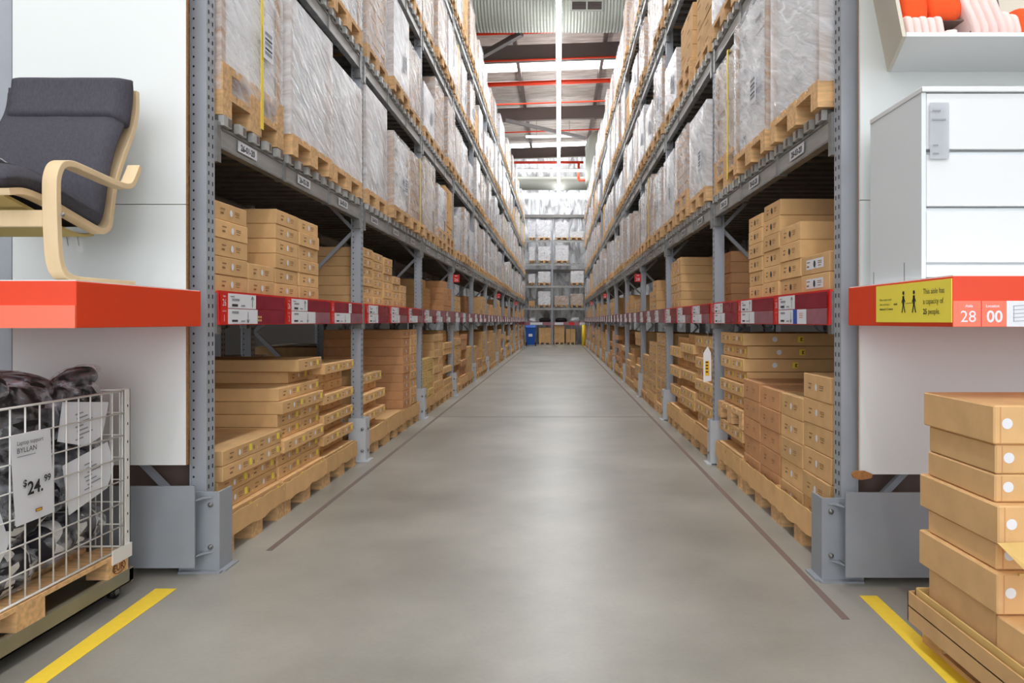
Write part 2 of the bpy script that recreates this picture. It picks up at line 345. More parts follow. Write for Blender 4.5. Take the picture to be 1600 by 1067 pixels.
# air ducts
def lathe_x(mb, x0, x1, Y, z, r, mt, seg=40, ribs=0):
    n = ribs or 1; vs = []; fs = []
    N = n * 2 + 1
    for i in range(N):
        x = x0 + (x1 - x0) * i / (N - 1); rr = r + (.014 if (ribs and i % 2) else 0)
        for k_ in range(seg):
            t = 2 * math.pi * k_ / seg; vs.append((x, Y + rr * math.cos(t), z + rr * math.sin(t)))
    for i in range(N - 1):
        for k_ in range(seg): fs.append((i * seg + k_, i * seg + (k_ + 1) % seg, (i + 1) * seg + (k_ + 1) % seg, (i + 1) * seg + k_))
    mb.add(vs, fs, mt, not ribs)
o = thing('air_duct', 'big ribbed round air duct crossing under the roof', 'air duct', (0, 19.3, 10.32))
m = MB(); lathe_x(m, -8.9, 8.9, 0, 0, .85, 'duct', ribs=200); m.build('duct_shell', o)
g = MB()
def dp(x, t, r=.885): return Vector((x, -r * math.cos(t), -r * math.sin(t)))
t0, t1 = .48, .72
for xa, xb in ((.36, .74), (.78, 1.16)):
    g.add([dp(xa, t0), dp(xb, t0), dp(xb, t1), dp(xa, t1)], [(0, 1, 2, 3)], 'hole')
    for i in range(6):
        t = t0 + (t1 - t0) * (i + .5) / 6; g.bar(dp(xa, t, .895), dp(xb, t, .895), .01, .012, 'rafter')
fr = [(.32, 1.2, t0 - .04, t0), (.32, 1.2, t1, t1 + .04)]
for xa, xb, ta, tb in fr: g.bar(dp(xa, (ta + tb) / 2, .895), dp(xb, (ta + tb) / 2, .895), .04, .04, 'duct')
for x in (.34, .76, 1.18): g.bar(dp(x, t0 - .04, .895), dp(x, t1 + .04, .895), .04, .03, 'duct')
g.build('vent_grille', o)
o = thing('air_duct', 'smooth pale round duct along the end wall', 'air duct', (0, 39.4, 9.2))
m = MB(); lathe_x(m, -8.9, 8.9, 0, 0, .38, 'duct', 32); m.build('duct_shell', o)
m = MB()
pts = smooth_path([(1.7, 33, 7.8), (1.7, 33, 9.2), (1.72, 33, 9.75), (2.1, 33, 10.1), (3.5, 33, 10.15)], 5)
m.tube(pts, .42, 'duct', 20)
tag(m.build('elbow_duct'), 'blue grey duct elbow dropping behind the loads by the dresser-side rack', 'air duct')
def pipe(pts, r, label):
    m = MB(); m.tube(pts, r, 'pipe', 10); tag(m.build('sprinkler_pipe'), label, 'pipe')
def xp(Y, z, r, label): pipe([(-8.98, Y, rz(-8.98, z)), (8.98, Y, rz(8.98, z))], r, label)
xp(25.6, 10.2, .085, 'thick orange red pipe crossing under the roof past the first roof beam')
xp(21.6, 10.4, .045, 'thin red pipe just below the big ribbed duct')
xp(23.9, 10.42, .03, 'thin red pipe under the first dark roof beam')
xp(28.3, 10.3, .03, 'thin red pipe between the two dark roof beams')
xp(32.3, 10.25, .03, 'thin red pipe past the second dark roof beam')
xp(20.9, 10.2, .02, 'fine red pipe beside the big duct, lowest of all')
pipe(smooth_path([(-8.98, 38.0, 10.05), (.5, 38.0, 10.08), (1.05, 38, 10.08), (1.1, 38, 10.03), (1.1, 38, 9.6), (1.1, 38, 9.15), (1.15, 38, 9.1), (1.8, 38, 9.1), (8.9, 38, 9.1)], 3), .07, 'orange red pipe with a step down near the end wall')
for (a, b, wd, lab) in ((px(738, 95, 22.8), px(815, 52, 21.5), .16, 'dark diagonal roof brace by the big duct'), (px(790, 188, 31), px(915, 216, 31.5), .14, 'pale diagonal roof brace under the second roof beam')):
    m = MB(); m.bar(a, b, wd, wd, 'purlin'); o = m.build('roof_brace'); o['kind'] = 'structure'
m = MB(); a = px(822, 213.5, 33); b = px(906, 212.5, 33); m.bar(a, b, .08, .08, 'tube3'); m.bar(a + Vector((.5, 0, 0)), a + Vector((.5, 0, 1.2)), .02, .02, 'purlin'); m.bar(b - Vector((.5, 0, 0)), b + Vector((-.5, 0, 1.2)), .02, .02, 'purlin')
tag(m.build('tube_light'), 'single thin white tube light hung crosswise under the roof', 'ceiling light')

# ================================================================== racks
BAY = 2.8; NB = 12
LEV = [1.445, 2.36, 3.755, 5.17, 6.62]
XL, XR = 1.845, 1.42
Y0L, Y0R = 3.6, 3.46
def make_rack(side):
    """built facing +X with its aisle face on x=0 and going back to x=-1.1; y from 0"""
    name = 'armchair-side' if side == 'L' else 'dresser-side'
    r = thing('pallet_rack', 'tall grey steel pallet rack along the aisle, behind the %s display' % ('armchair' if side == 'L' else 'dresser'), 'rack', (0, 0, 0))
    m = MB(); PW, PD = .075, .09
    m.box(-PW, 0, .004, PD, .0085, 7.3, 'post')
    m.box(-PW - .012, -PW - .0005, .0, PD, .0085, 7.3, 'post')
    z = .12
    while z < 7.2:
        for yy in (.025, .065): m.quad((0, yy - .005, z), (0, 1, 0), (0, 0, 1), .011, .022, 'hole', .0012)
        m.quad((-PW + .004, .004, z + .01), (1, 0, 0), (0, 0, 1), .009, .011, 'hole', .0012)
        z += .05
    m.box(-PW - .012, 0, 0, PD, 0, .008, 'galv')
    pm = None
    for k in range(NB + 1):
        for xo in (0, -1.02):
            if pm is None: o = m.build('upright', r); pm = o.data
            else: o = link('upright', pm, r)
            o.location = (xo, k * BAY, 0)
    b = MB(); zz = [.25, 1.2, 2.15, 3.1, 4.05, 5.0, 5.95, 6.9]
    for i in range(7):
        a_, c_ = (-.07, -1.0) if i % 2 == 0 else (-1.0, -.07)
        b.bar((a_, .05, zz[i]), (c_, .05, zz[i + 1]), .026, .03, 'post')
    for z_ in (.25, 6.9): b.bar((-.07, .05, z_), (-1.0, .05, z_), .03, .04, 'post')
    bmesh_ = None
    for k in range(NB + 1):
        o = b.build('cross_brace', r) if bmesh_ is None else link('cross_brace', bmesh_, r); bmesh_ = o.data; o.location = (0, k * BAY, 0)
    # beams
    q = MB(); q.box(-.045, 0, PD, BAY, -.115, 0, 'beam'); q.box(-.045, .006, PD, BAY, -.012, .003, 'galv'); q.box(-.045, .006, PD, BAY, -.118, -.106, 'galv')
    for yy in (PD, BAY - .045): q.box(-.05, .012, yy, yy + .045, -.2, .02, 'galv')
    for yy in (PD + .9, PD + 1.8): q.box(-.05, .012, yy, yy + .04, -.125, .012, 'galv')
    bm_ = None
    for li, z in enumerate(LEV):
        for k in range(NB):
            for xo in ((0, -1.05) if li < 4 else (0,)):
                if xo and k > 4: continue
                o = q.build('load_beam', r) if bm_ is None else link('load_beam', bm_, r); bm_ = o.data
                o.location = (xo, k * BAY, z - (.012 if li == 0 else 0))
    d = MB()
    for i in range(15):
        yy = PD + .04 + i * .178; d.box(-1.12, .0, yy, yy + .09, .004, .06, 'deck_shade'); d.box(.0001, .03, yy, yy + .09, .004, .06, 'galvl'); d.box(.0301, .0312, yy + .05, yy + .084, .01, .054, 'rafter')
    for z_ in (-.06,): d.box(-1.06, -.5, PD, BAY, z_, z_ + .02, 'rafter') if False else None
    dm = None
    for li in (1, 2, 3, 4):
        for k in range(NB):
            o = d.build('support_bars', r) if dm is None else link('support_bars', dm, r); dm = o.data; o.location = (0, k * BAY, LEV[li])
    s_ = MB(); s_.box(-1.09, -.02, PD + .005, BAY - .005, .0, .018, 'chip'); sm = None
    for k in range(NB):
        o = s_.build('shelf_board', r) if sm is None else link('shelf_board', sm, r); sm = o.data; o.location = (0, k * BAY, LEV[0] - .008)
    # location plates on the first beam
    no = '26' if side == 'L' else '28'
    for k in range(NB):
        for j in range(3):
            g = MB(); n = k * 3 + j + 1; w_ = .25; y_ = PD + .25 + j * .9
            if side == 'L': o_, rv = (0, y_, -.085), (0, 1, 0)
            else: o_, rv = (0, y_, -.085), (0, 1, 0)
            g.quad(o_, rv, (0, 0, 1), w_, .062, 'white', .008)
            if k < 3: g.text('%s-%02d-20' % (no, n), (0, y_ + w_ / 2, -.073), rv, (0, 0, 1), .036, 'inkd', .0095, True, 'c', sx=1.0)
            else: g.quad((0, y_ + .03, -.07), rv, (0, 0, 1), .19, .03, 'inkd', .0095)
            o = g.build('location_plate', r); o.location = (0, k * BAY, LEV[1])
    # price strip
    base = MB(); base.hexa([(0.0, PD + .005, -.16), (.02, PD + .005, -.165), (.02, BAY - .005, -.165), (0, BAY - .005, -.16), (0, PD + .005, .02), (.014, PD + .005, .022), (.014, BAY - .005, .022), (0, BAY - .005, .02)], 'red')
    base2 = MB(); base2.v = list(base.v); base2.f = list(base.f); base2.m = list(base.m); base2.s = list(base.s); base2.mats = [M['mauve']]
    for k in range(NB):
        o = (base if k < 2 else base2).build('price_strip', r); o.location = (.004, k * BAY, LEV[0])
        rr = random.Random(k * 7 + (1 if side == 'L' else 5))
        for j in range(3):
            g = MB(); y_ = PD + .01 + j * .9; X = .0205; n = k * 3 + (j + 1 if side == 'L' else 3 - j); U = (0, 0, 1); Rv = (0, 1, 0)
            g.quad((X, y_, -.162), Rv, U, .085 if k < 2 else .05, .172, 'red', .001)
            if k < 2:
                g.text('Aisle', (X, y_ + .042, -.012), Rv, U, .011, 'white', .002, False, 'c'); g.text(no, (X, y_ + .042, -.06), Rv, U, .038, 'white', .002, False, 'c', .8)
                g.text('Location', (X, y_ + .042, -.092), Rv, U, .009, 'white', .002, False, 'c'); g.text(str(n), (X, y_ + .042, -.145), Rv, U, .038, 'white', .002, False, 'c', .8)
            else: g.quad((X, y_ + .02, -.06), Rv, U, .045, .04, 'white', .002); g.quad((X, y_ + .02, -.14), Rv, U, .045, .03, 'white', .002)
            cw = .36 - .08 * rr.random() if (j < 2 or side == 'R') else .14; lw = .5 - .15 * rr.random()
            if j == 2 and k == 0 and side == 'L':
                g.quad((X, y_ + .085, -.072), Rv, U, .78, .082, 'crim', .001); g.quad((X, y_ + .46, -.074), Rv, U, .08, .084, 'white', .002)
                ax = y_ + .5
            else:
                g.quad((X, y_ + .085, -.072), Rv, U, cw, .082, 'white', .001); g.quad((X, y_ + .085 + cw, -.072), Rv, U, .79 - cw, .082, 'crim' if k < 2 else 'mauve', .001)
                ax = y_ + .085 + cw - .05
            g.quad((X, y_ + .085, -.16), Rv, U, lw, .084, 'white', .001); g.quad((X, y_ + .085 + lw, -.16), Rv, U, .79 - lw, .084, 'mauve' if j else 'crim', .001)
            if k < 3:
                def arrow(ay, z0, up):
                    g.quad((X, ay - .002, z0), Rv, U, .005, .06, 'inkd', .003)
                    tz = z0 + .06 if up else z0; s2 = -1 if up else 1
                    for d_ in (-1, 1): g.add([(X + .003, ay, tz), (X + .003, ay + d_ * .014, tz + s2 * .018), (X + .003, ay + d_ * .018, tz + s2 * .014), (X + .003, ay, tz + s2 * -.006)], [(0, 1, 2, 3)] if (d_ * s2 > 0) else [(3, 2, 1, 0)], 'inkd')
                arrow(ax, -.062, True); arrow(y_ + .085 + min(.31, lw * .65), -.15, False)
                for (by, bz, bw, bh, mt) in ((.11, -.01, .05, .006, 'greyink'), (.13, -.03, .09, .012, 'greyink'), (.13, -.062, .07, .014, 'inkd'), (.24, -.06, .05, .008, 'greyink'),
                                             (.13, -.1, .08, .012, 'greyink'), (.13, -.148, .07, .012, 'inkd'), (.24, -.148, .05, .008, 'greyink')):
                    if j == 2 and k == 0 and side == 'L' and bz > -.08: continue
                    g.quad((X, y_ + by, bz), Rv, U, min(bw, lw), bh, mt, .0025)
                if side == 'L' and k == 0 and j == 0:
                    for (by, bz) in ((.46, -.125), (.49, -.125), (.46, -.145), (.49, -.145)): g.quad((X, y_ + by, bz), Rv, U, .02, .012, 'card3', .0025)
                if side == 'R' and k == 0 and j == 2: g.quad((X, y_ + .36, -.16), Rv, U, .07, .084, 'bluel', .0028); g.quad((X, y_ + .43, -.16), Rv, U, .15, .084, 'white', .0028); [g.quad((X, y_ + .465, -.10 - i_ * .012), Rv, U, .06, .003, 'red', .004) for i_ in range(3)]
            c = g.build('price_card', r); c.parent = o
    # hanging aisle number flags
    for k in (3, 6, 9):
        g = MB(); g.box(.0, .115, -.012, -.004, 1.98, 2.115, 'red'); g.text(no, (.058, -.012, 2.0), (1, 0, 0), (0, 0, 1), .05, 'white', .002, False, 'c')
        g.quad((.035, -.012, 2.085), (1, 0, 0), (0, 0, 1), .045, .01, 'white', .002)
        o = g.build('aisle_flag', r); o.location = (0, k * BAY, 0)
    return r
def mirror_text_fix(): pass
rackL = make_rack('L'); rackL.location = (-XL, Y0L, 0)
rackR = make_rack('R')
# the facing rack is the same steelwork turned round; its long parts are re-laid so that its plates read from the aisle
def turn(o, W):
    o.matrix_local = W @ o.matrix_local
for ch in rackR.children:
    y = ch.location.y; nm = ch.name.split('.')[0]
    L = {'upright': .09, 'cross_brace': .1, 'load_beam': BAY + .09, 'support_bars': BAY + .09, 'shelf_board': BAY + .09, 'location_plate': BAY + .09, 'price_strip': BAY + .09, 'aisle_flag': 0}[nm]
    ch.rotation_euler = (0, 0, math.pi)
    if nm == 'aisle_flag':
        ch.rotation_euler = (0, 0, 0); ch.location = (-.115, y, 0)
    elif nm in ('location_plate', 'price_strip'):
        # numbering inside the bay runs from the far end to the near end
        ch.location = (-ch.location.x, y + L, ch.location.z)
    else: ch.location = (-ch.location.x, y + L, ch.location.z)
rackR.location = (XR, Y0R, 0)
rb = copy_tree(rackL); rb.location = (-XL - 1.3, Y0L, 0); rb['label'] = 'grey steel rack standing back to back behind the armchair-side rack'
rb2 = copy_tree(rackR); rb2.location = (XR + 1.3, Y0R, 0); rb2['label'] = 'grey steel rack standing back to back behind the dresser-side rack'
for ch in list(rb.children) + list(rb2.children):
    if ch.name.split('.')[0] in ('price_strip', 'location_plate', 'aisle_flag') or (ch.location.y > 12):
        for g in list(ch.children): bpy.data.objects.remove(g)
        bpy.data.objects.remove(ch)

# ================================================================== pallets, cartons, loads
def pallet_mb(lx=1.2, ly=.8, mt='wood', mb=None, z=0):
    m = mb or MB(); x0, y0 = -lx / 2, -ly / 2
    for yy, w_ in ((y0, .1), (-.0725, .145), (-y0 - .1, .1)):
        m.box(x0, -x0, yy, yy + w_, z, z + .022, mt)
        for xx, wx in ((x0, .145), (-.0725, .145), (-x0 - .145, .145)): m.box(xx, xx + wx, yy, yy + w_, z + .022, z + .1, mt)
    for xx in (x0, -.0725, -x0 - .145): m.box(xx, xx + .145, y0, -y0, z + .1, z + .122, mt)
    for yy, w_ in ((y0, .145), (y0 + .185, .1), (-.0725, .145), (-y0 - .285, .1), (-y0 - .145, .145)): m.box(x0, -x0, yy, yy + w_, z + .122, z + .144, mt)
    return m
palm = pallet_mb(); _o = palm.build('wooden_pallet'); PAL = _o.data; bpy.data.objects.remove(_o)
p2 = pallet_mb(); pallet_mb(mb=p2, z=.145); _o = p2.build('x'); PAL2 = _o.data; bpy.data.objects.remove(_o)

def film_mesh(lx, ly, h, rr, mt):
    m = MB(); nu, nv = 7, 8
    def side(o, r, u, n, W, Hh, nu, nv):
        vs = []; fs = []
        for j in range(nv + 1):
            for i in range(nu + 1):
                a, b = i / nu, j / nv
                e = 0 if i in (0, nu) or j in (0, nv) else (rr.random() * .012 - .002)
                vs.append(Vector(o) + Vector(r) * (a * W) + Vector(u) * (b * Hh) + Vector(n) * e)
        for j in range(nv):
            for i in range(nu): fs.append((j * (nu + 1) + i, j * (nu + 1) + i + 1, (j + 1) * (nu + 1) + i + 1, (j + 1) * (nu + 1) + i))
        m.add(vs, fs, mt, True)
    X, Y, z0 = lx / 2, ly / 2, .135
    side((X, -Y, z0), (0, 1, 0), (0, 0, 1), (1, 0, 0), ly, h + .144 - z0, nu, nv)
    side((-X, Y, z0), (0, -1, 0), (0, 0, 1), (-1, 0, 0), ly, h + .144 - z0, nu, nv)
    side((-X, -Y, z0), (1, 0, 0), (0, 0, 1), (0, -1, 0), lx, h + .144 - z0, nu, nv)
    side((X, Y, z0), (-1, 0, 0), (0, 0, 1), (0, 1, 0), lx, h + .144 - z0, nu, nv)
    side((-X, -Y, h + .144), (1, 0, 0), (0, 1, 0), (0, 0, 1), lx, ly, nu, nu)
    return m
def make_load(seed, kind, h, strap=False, corner=True, double=False):
    rr = random.Random(seed); lx, ly = 1.14, .74 + .04 * rr.random()
    r = thing('pallet_load', 'x', 'pallet load')
    base = .145 if double else 0
    link('pallet', PAL2 if double else PAL, r)
    z = .144 + base; n = 4
    m = MB()
    if kind in ('white', 'brown', 'mixed', 'pinkish'):
        nl = max(2, int(round(h / {'white': .24, 'brown': .16, 'mixed': .33, 'pinkish': .2}[kind]))); nc = {'white': 2, 'brown': 2, 'mixed': 1, 'pinkish': 3}[kind]; hl = h / nl
        mt = {'white': 'cream', 'brown': 'card', 'mixed': 'cream', 'pinkish': 'kraftl'}[kind]
        for i in range(nl):
            for c in range(nc):
                for d in range(2):
                    j = (rr.random() - .5) * .014; w_ = ly / nc
                    m.box(-lx / 2 + d * lx / 2 + .003, -lx / 2 + (d + 1) * lx / 2 - .003 + j * .5, -ly / 2 + c * w_ + .003 + j * .3, -ly / 2 + (c + 1) * w_ - .003, z + i * hl + .002, z + (i + 1) * hl - .003, mt)
        for i in range(nl):   # printed marks on the aisle end
            for c in range(nc):
                w_ = ly / nc; yy = -ly / 2 + c * w_ + w_ * .3
                if rr.random() < .6: m.quad((lx / 2 + .006, yy, z + i * hl + hl * .3), (0, 1, 0), (0, 0, 1), w_ * .35, hl * .12, 'ink' if mt == 'card' else 'greyink', .003)
    elif kind == 'lidded':
        m.box(-lx / 2 + .015, lx / 2 - .015, -ly / 2 + .015, ly / 2 - .015, z, z + h - .1, 'cream'); m.box(-lx / 2, lx / 2, -ly / 2, ly / 2, z + h - .16, z + h, 'cream')
        for i in range(4):
            m.quad((lx / 2 - .0145, -.25 + .3 * rr.random(), z + h * (.15 + .17 * i)), (0, 1, 0), (0, 0, 1), .16, .04, 'greyink', .003)
    elif kind == 'crate':
        m.box(-lx / 2, lx / 2, -ly / 2, ly / 2, z, z + h, 'kraft')
        for i in range(int(h / .12)): m.box(lx / 2 - .01, lx / 2 + .006, -ly / 2 - .004, ly / 2 + .004, z + i * .12 + .11, z + i * .12 + .114, 'ink')
    m.build('carton_stack', r)
    if kind != 'brown' or rr.random() < .3:
        f = film_mesh(lx + .048, ly + .048, h + base, rr, 'filmd' if kind in ('mixed', 'lidded') else 'film'); f.build('stretch_film', r)
    if corner:
        c = MB(); X, Y = lx / 2 + .009, ly / 2 + .009
        for sy in (-1, 1):
            c.box(X - .055, X, sy * Y - .003, sy * Y + .003, z, z + h, 'kraft'); c.box(X - .003, X + .003, min(sy * Y, sy * (Y - .055)), max(sy * Y, sy * (Y - .055)), z, z + h, 'kraft')
            c.build('corner_board', r); c = MB()
    if strap:
        s_ = MB(); X = lx / 2 + .03; yy = .06
        s_.box(X, X + .004, yy, yy + .035, .05, z + h + .01, 'strap'); s_.box(-lx / 2, X + .004, yy, yy + .035, z + h + .01, z + h + .014, 'strap'); s_.build('yellow_strap', r)
    if kind in ('white', 'lidded', 'mixed') and rr.random() < .8:
        p = MB(); yy = ly / 2 - .3; X = lx / 2 + .038
        p.box(X, X + .002, yy, yy + .14, z + h * .25, z + h * .25 + .2, 'white')
        for i in range(5): p.quad((X + .002, yy + .02, z + h * .25 + .03 + i * .03), (0, 1, 0), (0, 0, 1), .1, .012 if i % 2 else .02, 'inkd' if i in (1, 3) else 'greyink', .001)
        p.build('shipping_label', r)
    return r
WORDS = {'white': 'white film-wrapped carton load', 'brown': 'brown open carton stack load', 'mixed': 'grey thickly wrapped load', 'pinkish': 'tan carton load under film', 'lidded': 'pale lidded box load under film', 'crate': 'kraft board crate load under film'}
PROTO = {}
def get_load(kind, h, strap, double, v):
    k = (kind, round(h, 2), strap, double, v)
    if k not in PROTO:
        PROTO[k] = make_load(sum(map(ord, kind)) * 31 + int(h * 100) * 7 + v, kind, h, strap, kind != 'brown', double); return PROTO[k]
    return copy_tree(PROTO[k])
TIER = {1: 'lowest', 2: 'second', 3: 'third', 4: 'top'}
def place_load(side, lev, bay, slot, kind, h, strap=False, double=False, dx=0, v=0):
    o = get_load(kind, h, strap, double, v)
    y = (Y0L if side == 'L' else Y0R) + bay * BAY + .09 + .45 + slot * .9 + R.uniform(-.02, .02)
    if side == 'L': o.location = (-XL + .04 - .6 + dx, y, LEV[lev] + .063); o.rotation_euler = (0, 0, R.uniform(-.012, .012))
    else: o.location = (XR - .04 + .6 + dx, y, LEV[lev] + .063); o.rotation_euler = (0, 0, math.pi + R.uniform(-.012, .012))
    sd = 'armchair-side' if side == 'L' else 'dresser-side'
    o['label'] = '%s, %s rack, %s tier, %s bay, %s slot' % (WORDS[kind], sd, TIER[lev], ORD[bay], ('near', 'middle', 'far')[slot])
    o['category'] = 'pallet load'
    o['group'] = 'wrapped loads on the %s tier of the %s rack' % (TIER[lev], sd)
    return o
NEAR = {
 ('L', 1): [('white', 1.05, True, True), ('lidded', .93, 0, 0), ('lidded', .85, 0, 0), ('mixed', 1.0, 0, 0), ('white', .8, 0, 0), ('crate', .8, True, 0), ('pinkish', 1.0, 0, 0), ('white', .65, 0, True), ('brown', .8, 0, True), ('lidded', .6, 0, 0), ('white', .9, 0, 0)],
 ('L', 2): [('white', 1.0, 0, 0), ('pinkish', 1.0, 0, 0), ('white', 1.0, 0, 0), ('crate', 1.0, 0, 0), ('lidded', .9, 0, 0), ('pinkish', .8, 0, 0)],
 ('R', 1): [('mixed', 1.05, 0, 0), ('white', 1.0, 0, 0), ('pinkish', .9, True, True), ('lidded', .8, 0, 0), ('crate', .7, 0, True), ('mixed', .8, 0, 0), ('white', .8, 0, 0)],
 ('R', 2): [('white', 1, 0, 0), ('lidded', 1, 0, 0), ('mixed', 1, 0, 0), ('brown', .95, 0, 0), ('brown', .6, 0, True), ('lidded', .6, 0, 0)],
}
KINDS = ['white', 'white', 'lidded', 'mixed', 'white', 'crate', 'white', 'pinkish', 'pinkish', 'brown', 'lidded', 'mixed']
HH = [.6, .8, .9, .98]
for side in 'LR':
    for lev in (1, 2, 3, 4):
        for bay in range(NB):
            for slot in range(3):
                i = bay * 3 + slot; nr = NEAR.get((side, lev), [])
                if lev >= 2 and bay == 0 and slot == 0 and lev > 2: continue
                if i < len(nr): kd, h, st, db = nr[i]; h = min(h, .98 if not db else .82)
                else:
                    if R.random() < .05: continue
                    kd = R.choice(KINDS); h = R.choice(HH); st = R.random() < .1; db = False
                    if lev == 4: h = R.choice([.6, .8, .95, 1.02])
                place_load(side, lev, bay, slot, kd, h, bool(st), bool(db), R.uniform(-.03, .03), R.randrange(2))

for side in 'LR':
    for bay in range(4):
        for slot in range(3):
            for lv in (0, 1):
                o = get_load(R.choice(['brown', 'brown', 'crate', 'pinkish']), R.choice([.6, .8]) if lv == 0 else .5, False, False, 0)
                y = (Y0L if side == 'L' else Y0R) + bay * BAY + .54 + slot * .9
                o.location = ((-XL - 1.3 - .56) if side == 'L' else (XR + 1.3 + .56), y, (0.002, LEV[0] + .024)[lv]); o.rotation_euler = (0, 0, 0 if side == 'L' else math.pi)
                sd = 'armchair-side' if side == 'L' else 'dresser-side'
                o['label'] = 'dim brown load behind the %s rack, %s, %s bay, %s slot' % (sd, ('on the floor', 'on the shelf')[lv], ORD[bay], ('near', 'middle', 'far')[slot]); o['group'] = 'loads in the row behind the %s rack' % sd
# ------------------------------------------------------------------ boxes
BOXM = {}
STK_R = MB(); STK_R.disc((0, 0, 0), (0, 1, 0), (0, 0, 1), 1, 'white', 0, 20); _o = STK_R.build('x'); DISC = _o.data; bpy.data.objects.remove(_o)
DARKD = MB(); DARKD.disc((0, 0, 0), (0, 1, 0), (0, 0, 1), 1, 'inkd', 0, 20); _o = DARKD.build('x'); DDISC = _o.data; bpy.data.objects.remove(_o)
YS = MB(); YS.quad((0, -.5, -.5), (0, 1, 0), (0, 0, 1), 1, 1, 'yel'); YS.quad((.0, -.22, -.3), (0, 1, 0), (0, 0, 1), .44, .6, 'ink', .02); YS.quad((.0, -.1, -.15), (0, 1, 0), (0, 0, 1), .2, .3, 'yel', .04); _o = YS.build('x'); YSQ = _o.data; bpy.data.objects.remove(_o)
def print_marks(m, X, yc, w_, zc, h, wl=False):
    k = min(1, w_ / .38)
    if wl: m.quad((X, yc - .13 * k, zc - .025), (0, 1, 0), (0, 0, 1), .26 * k, .055, 'white', .0012)
    for (a, b, ww, hh) in ((-.12, .012, .05, .006), (-.12, -.014, .035, .01), (.045, .012, .06, .004), (.045, .002, .06, .004), (.05, -.012, .045, .004)):
        m.quad((X, yc + a * k, zc + b), (0, 1, 0), (0, 0, 1), ww * k, hh, 'ink', .002)
def box_mesh(w_, d, h, cm, marks, wl=False):
    k = (round(w_, 3), round(d, 3), round(h, 3), cm, marks, wl)
    if k not in BOXM:
        m = MB(); m.cbox(-d / 2, d / 2, -w_ / 2, w_ / 2, 0, h, cm, .0035)
        for i in range(marks): print_marks(m, d / 2, -w_ / 2 + w_ * (i + .5) / marks, w_ / marks, h / 2, h, wl)
        m.quad((-d / 2 + .004, -.002, h), (1, 0, 0), (0, 1, 0), d - .008, .004, 'ink', .0006)
        o = m.build('cardboard_box'); BOXM[k] = o.data; bpy.data.objects.remove(o)
    return BOXM[k]
NBOX = [0]; STUFF = MB(); MAXB = 285
def put_box(side, y0, w_, z, h, setb=0, d=.56, cm='card', marks=1, sticks='w', label='', group='', wl=False, parts=True, jit=True):
    sx = -1 if side == 'L' else 1; XP = (XL + .01) if side == 'L' else (XR + .01); y0 += .05
    j = R.uniform(0, .012) if jit else 0
    xc = sx * (XP + setb + j + d / 2); yc = y0 + w_ / 2
    NBOX[0] += 1
    if NBOX[0] > MAXB:
        STUFF.box(xc - d / 2, xc + d / 2, y0 + .002, y0 + w_ - .002, z, z + h - .003, cm)
        X = -sx * d / 2 + xc
        q = (X - sx * .0, 0, 0)
        if side == 'L': STUFF.quad((X, yc - .07, z + h * .35), (0, 1, 0), (0, 0, 1), .14, h * .22, 'ink', .002); STUFF.quad((X, yc - .015, z + h * .3), (0, 1, 0), (0, 0, 1), .03, h * .4, 'white', .004)
        else: STUFF.quad((X, yc + .07, z + h * .35), (0, -1, 0), (0, 0, 1), .14, h * .22, 'ink', .002); STUFF.quad((X, yc + .015, z + h * .3), (0, -1, 0), (0, 0, 1), .03, h * .4, 'white', .004)
        return
    o = link('cardboard_box', box_mesh(w_ - .004, d, h - .002, cm, marks, wl)); tag(o, label, 'box', group)
    o.location = (xc, yc, z); o.rotation_euler = (0, 0, (0 if side == 'L' else math.pi) + (R.uniform(-.008, .008) if jit else 0))
    if not parts: return o
    if parts:
        for i in range(marks):
            yy = -w_ / 2 + w_ * (i + .5) / marks; r_ = min(.02, h * .2)
            if 'w' in sticks or 'd' in sticks:
                c = link('round_sticker', DISC if 'w' in sticks else DDISC, o); c.location = (d / 2 + .003, yy, h / 2); c.scale = (1, r_ * .8, r_)
            if 'y' in sticks:
                c = link('yellow_sticker', YSQ, o); c.location = (d / 2 + .003, yy + min(.14, w_ / marks * .38), h / 2 + .005); c.scale = (1, .035, .04)
    return o
def lab(cm, side, shelf, bay, col, layer):
    sd = 'armchair-side' if side == 'L' else 'dresser-side'
    nm = {'card': 'brown', 'card2': 'reddish brown', 'card3': 'pale tan'}[cm]
    return '%s carton, %s rack, %s, %s bay, %s column, %s layer up' % (nm, sd, shelf, ORD[bay], ORD[min(col, 12)], ORD[min(layer, 12)])
def grp(side, shelf, bay): return 'cartons in the %s bay of the %s rack %s' % (ORD[bay], 'armchair-side' if side == 'L' else 'dresser-side', shelf)
def column(side, shelf, bay, ci, y0, w_, n, h, zb, setb=0, d=.56, cm='card', sticks='w', wl_n=0, marks=1):
    for i in range(n):
        put_box(side, y0, w_, zb + i * h, h, setb, d, cm, marks, sticks, lab(cm, side, shelf, bay, ci, i), grp(side, shelf, bay), wl=i < wl_n, parts=bay < 2)
SH = LEV[0] + .012
# bay one upper shelf, armchair side
column('L', 'upper shelf', 0, 0, 3.66, .40, 5, .101, SH)
column('L', 'upper shelf', 0, 1, 4.07, .38, 2, .098, SH)
column('L', 'upper shelf', 0, 2, 4.47, .39, 6, .0975, SH)
column('L', 'upper shelf', 0, 3, 4.88, .40, 6, .0975, SH)
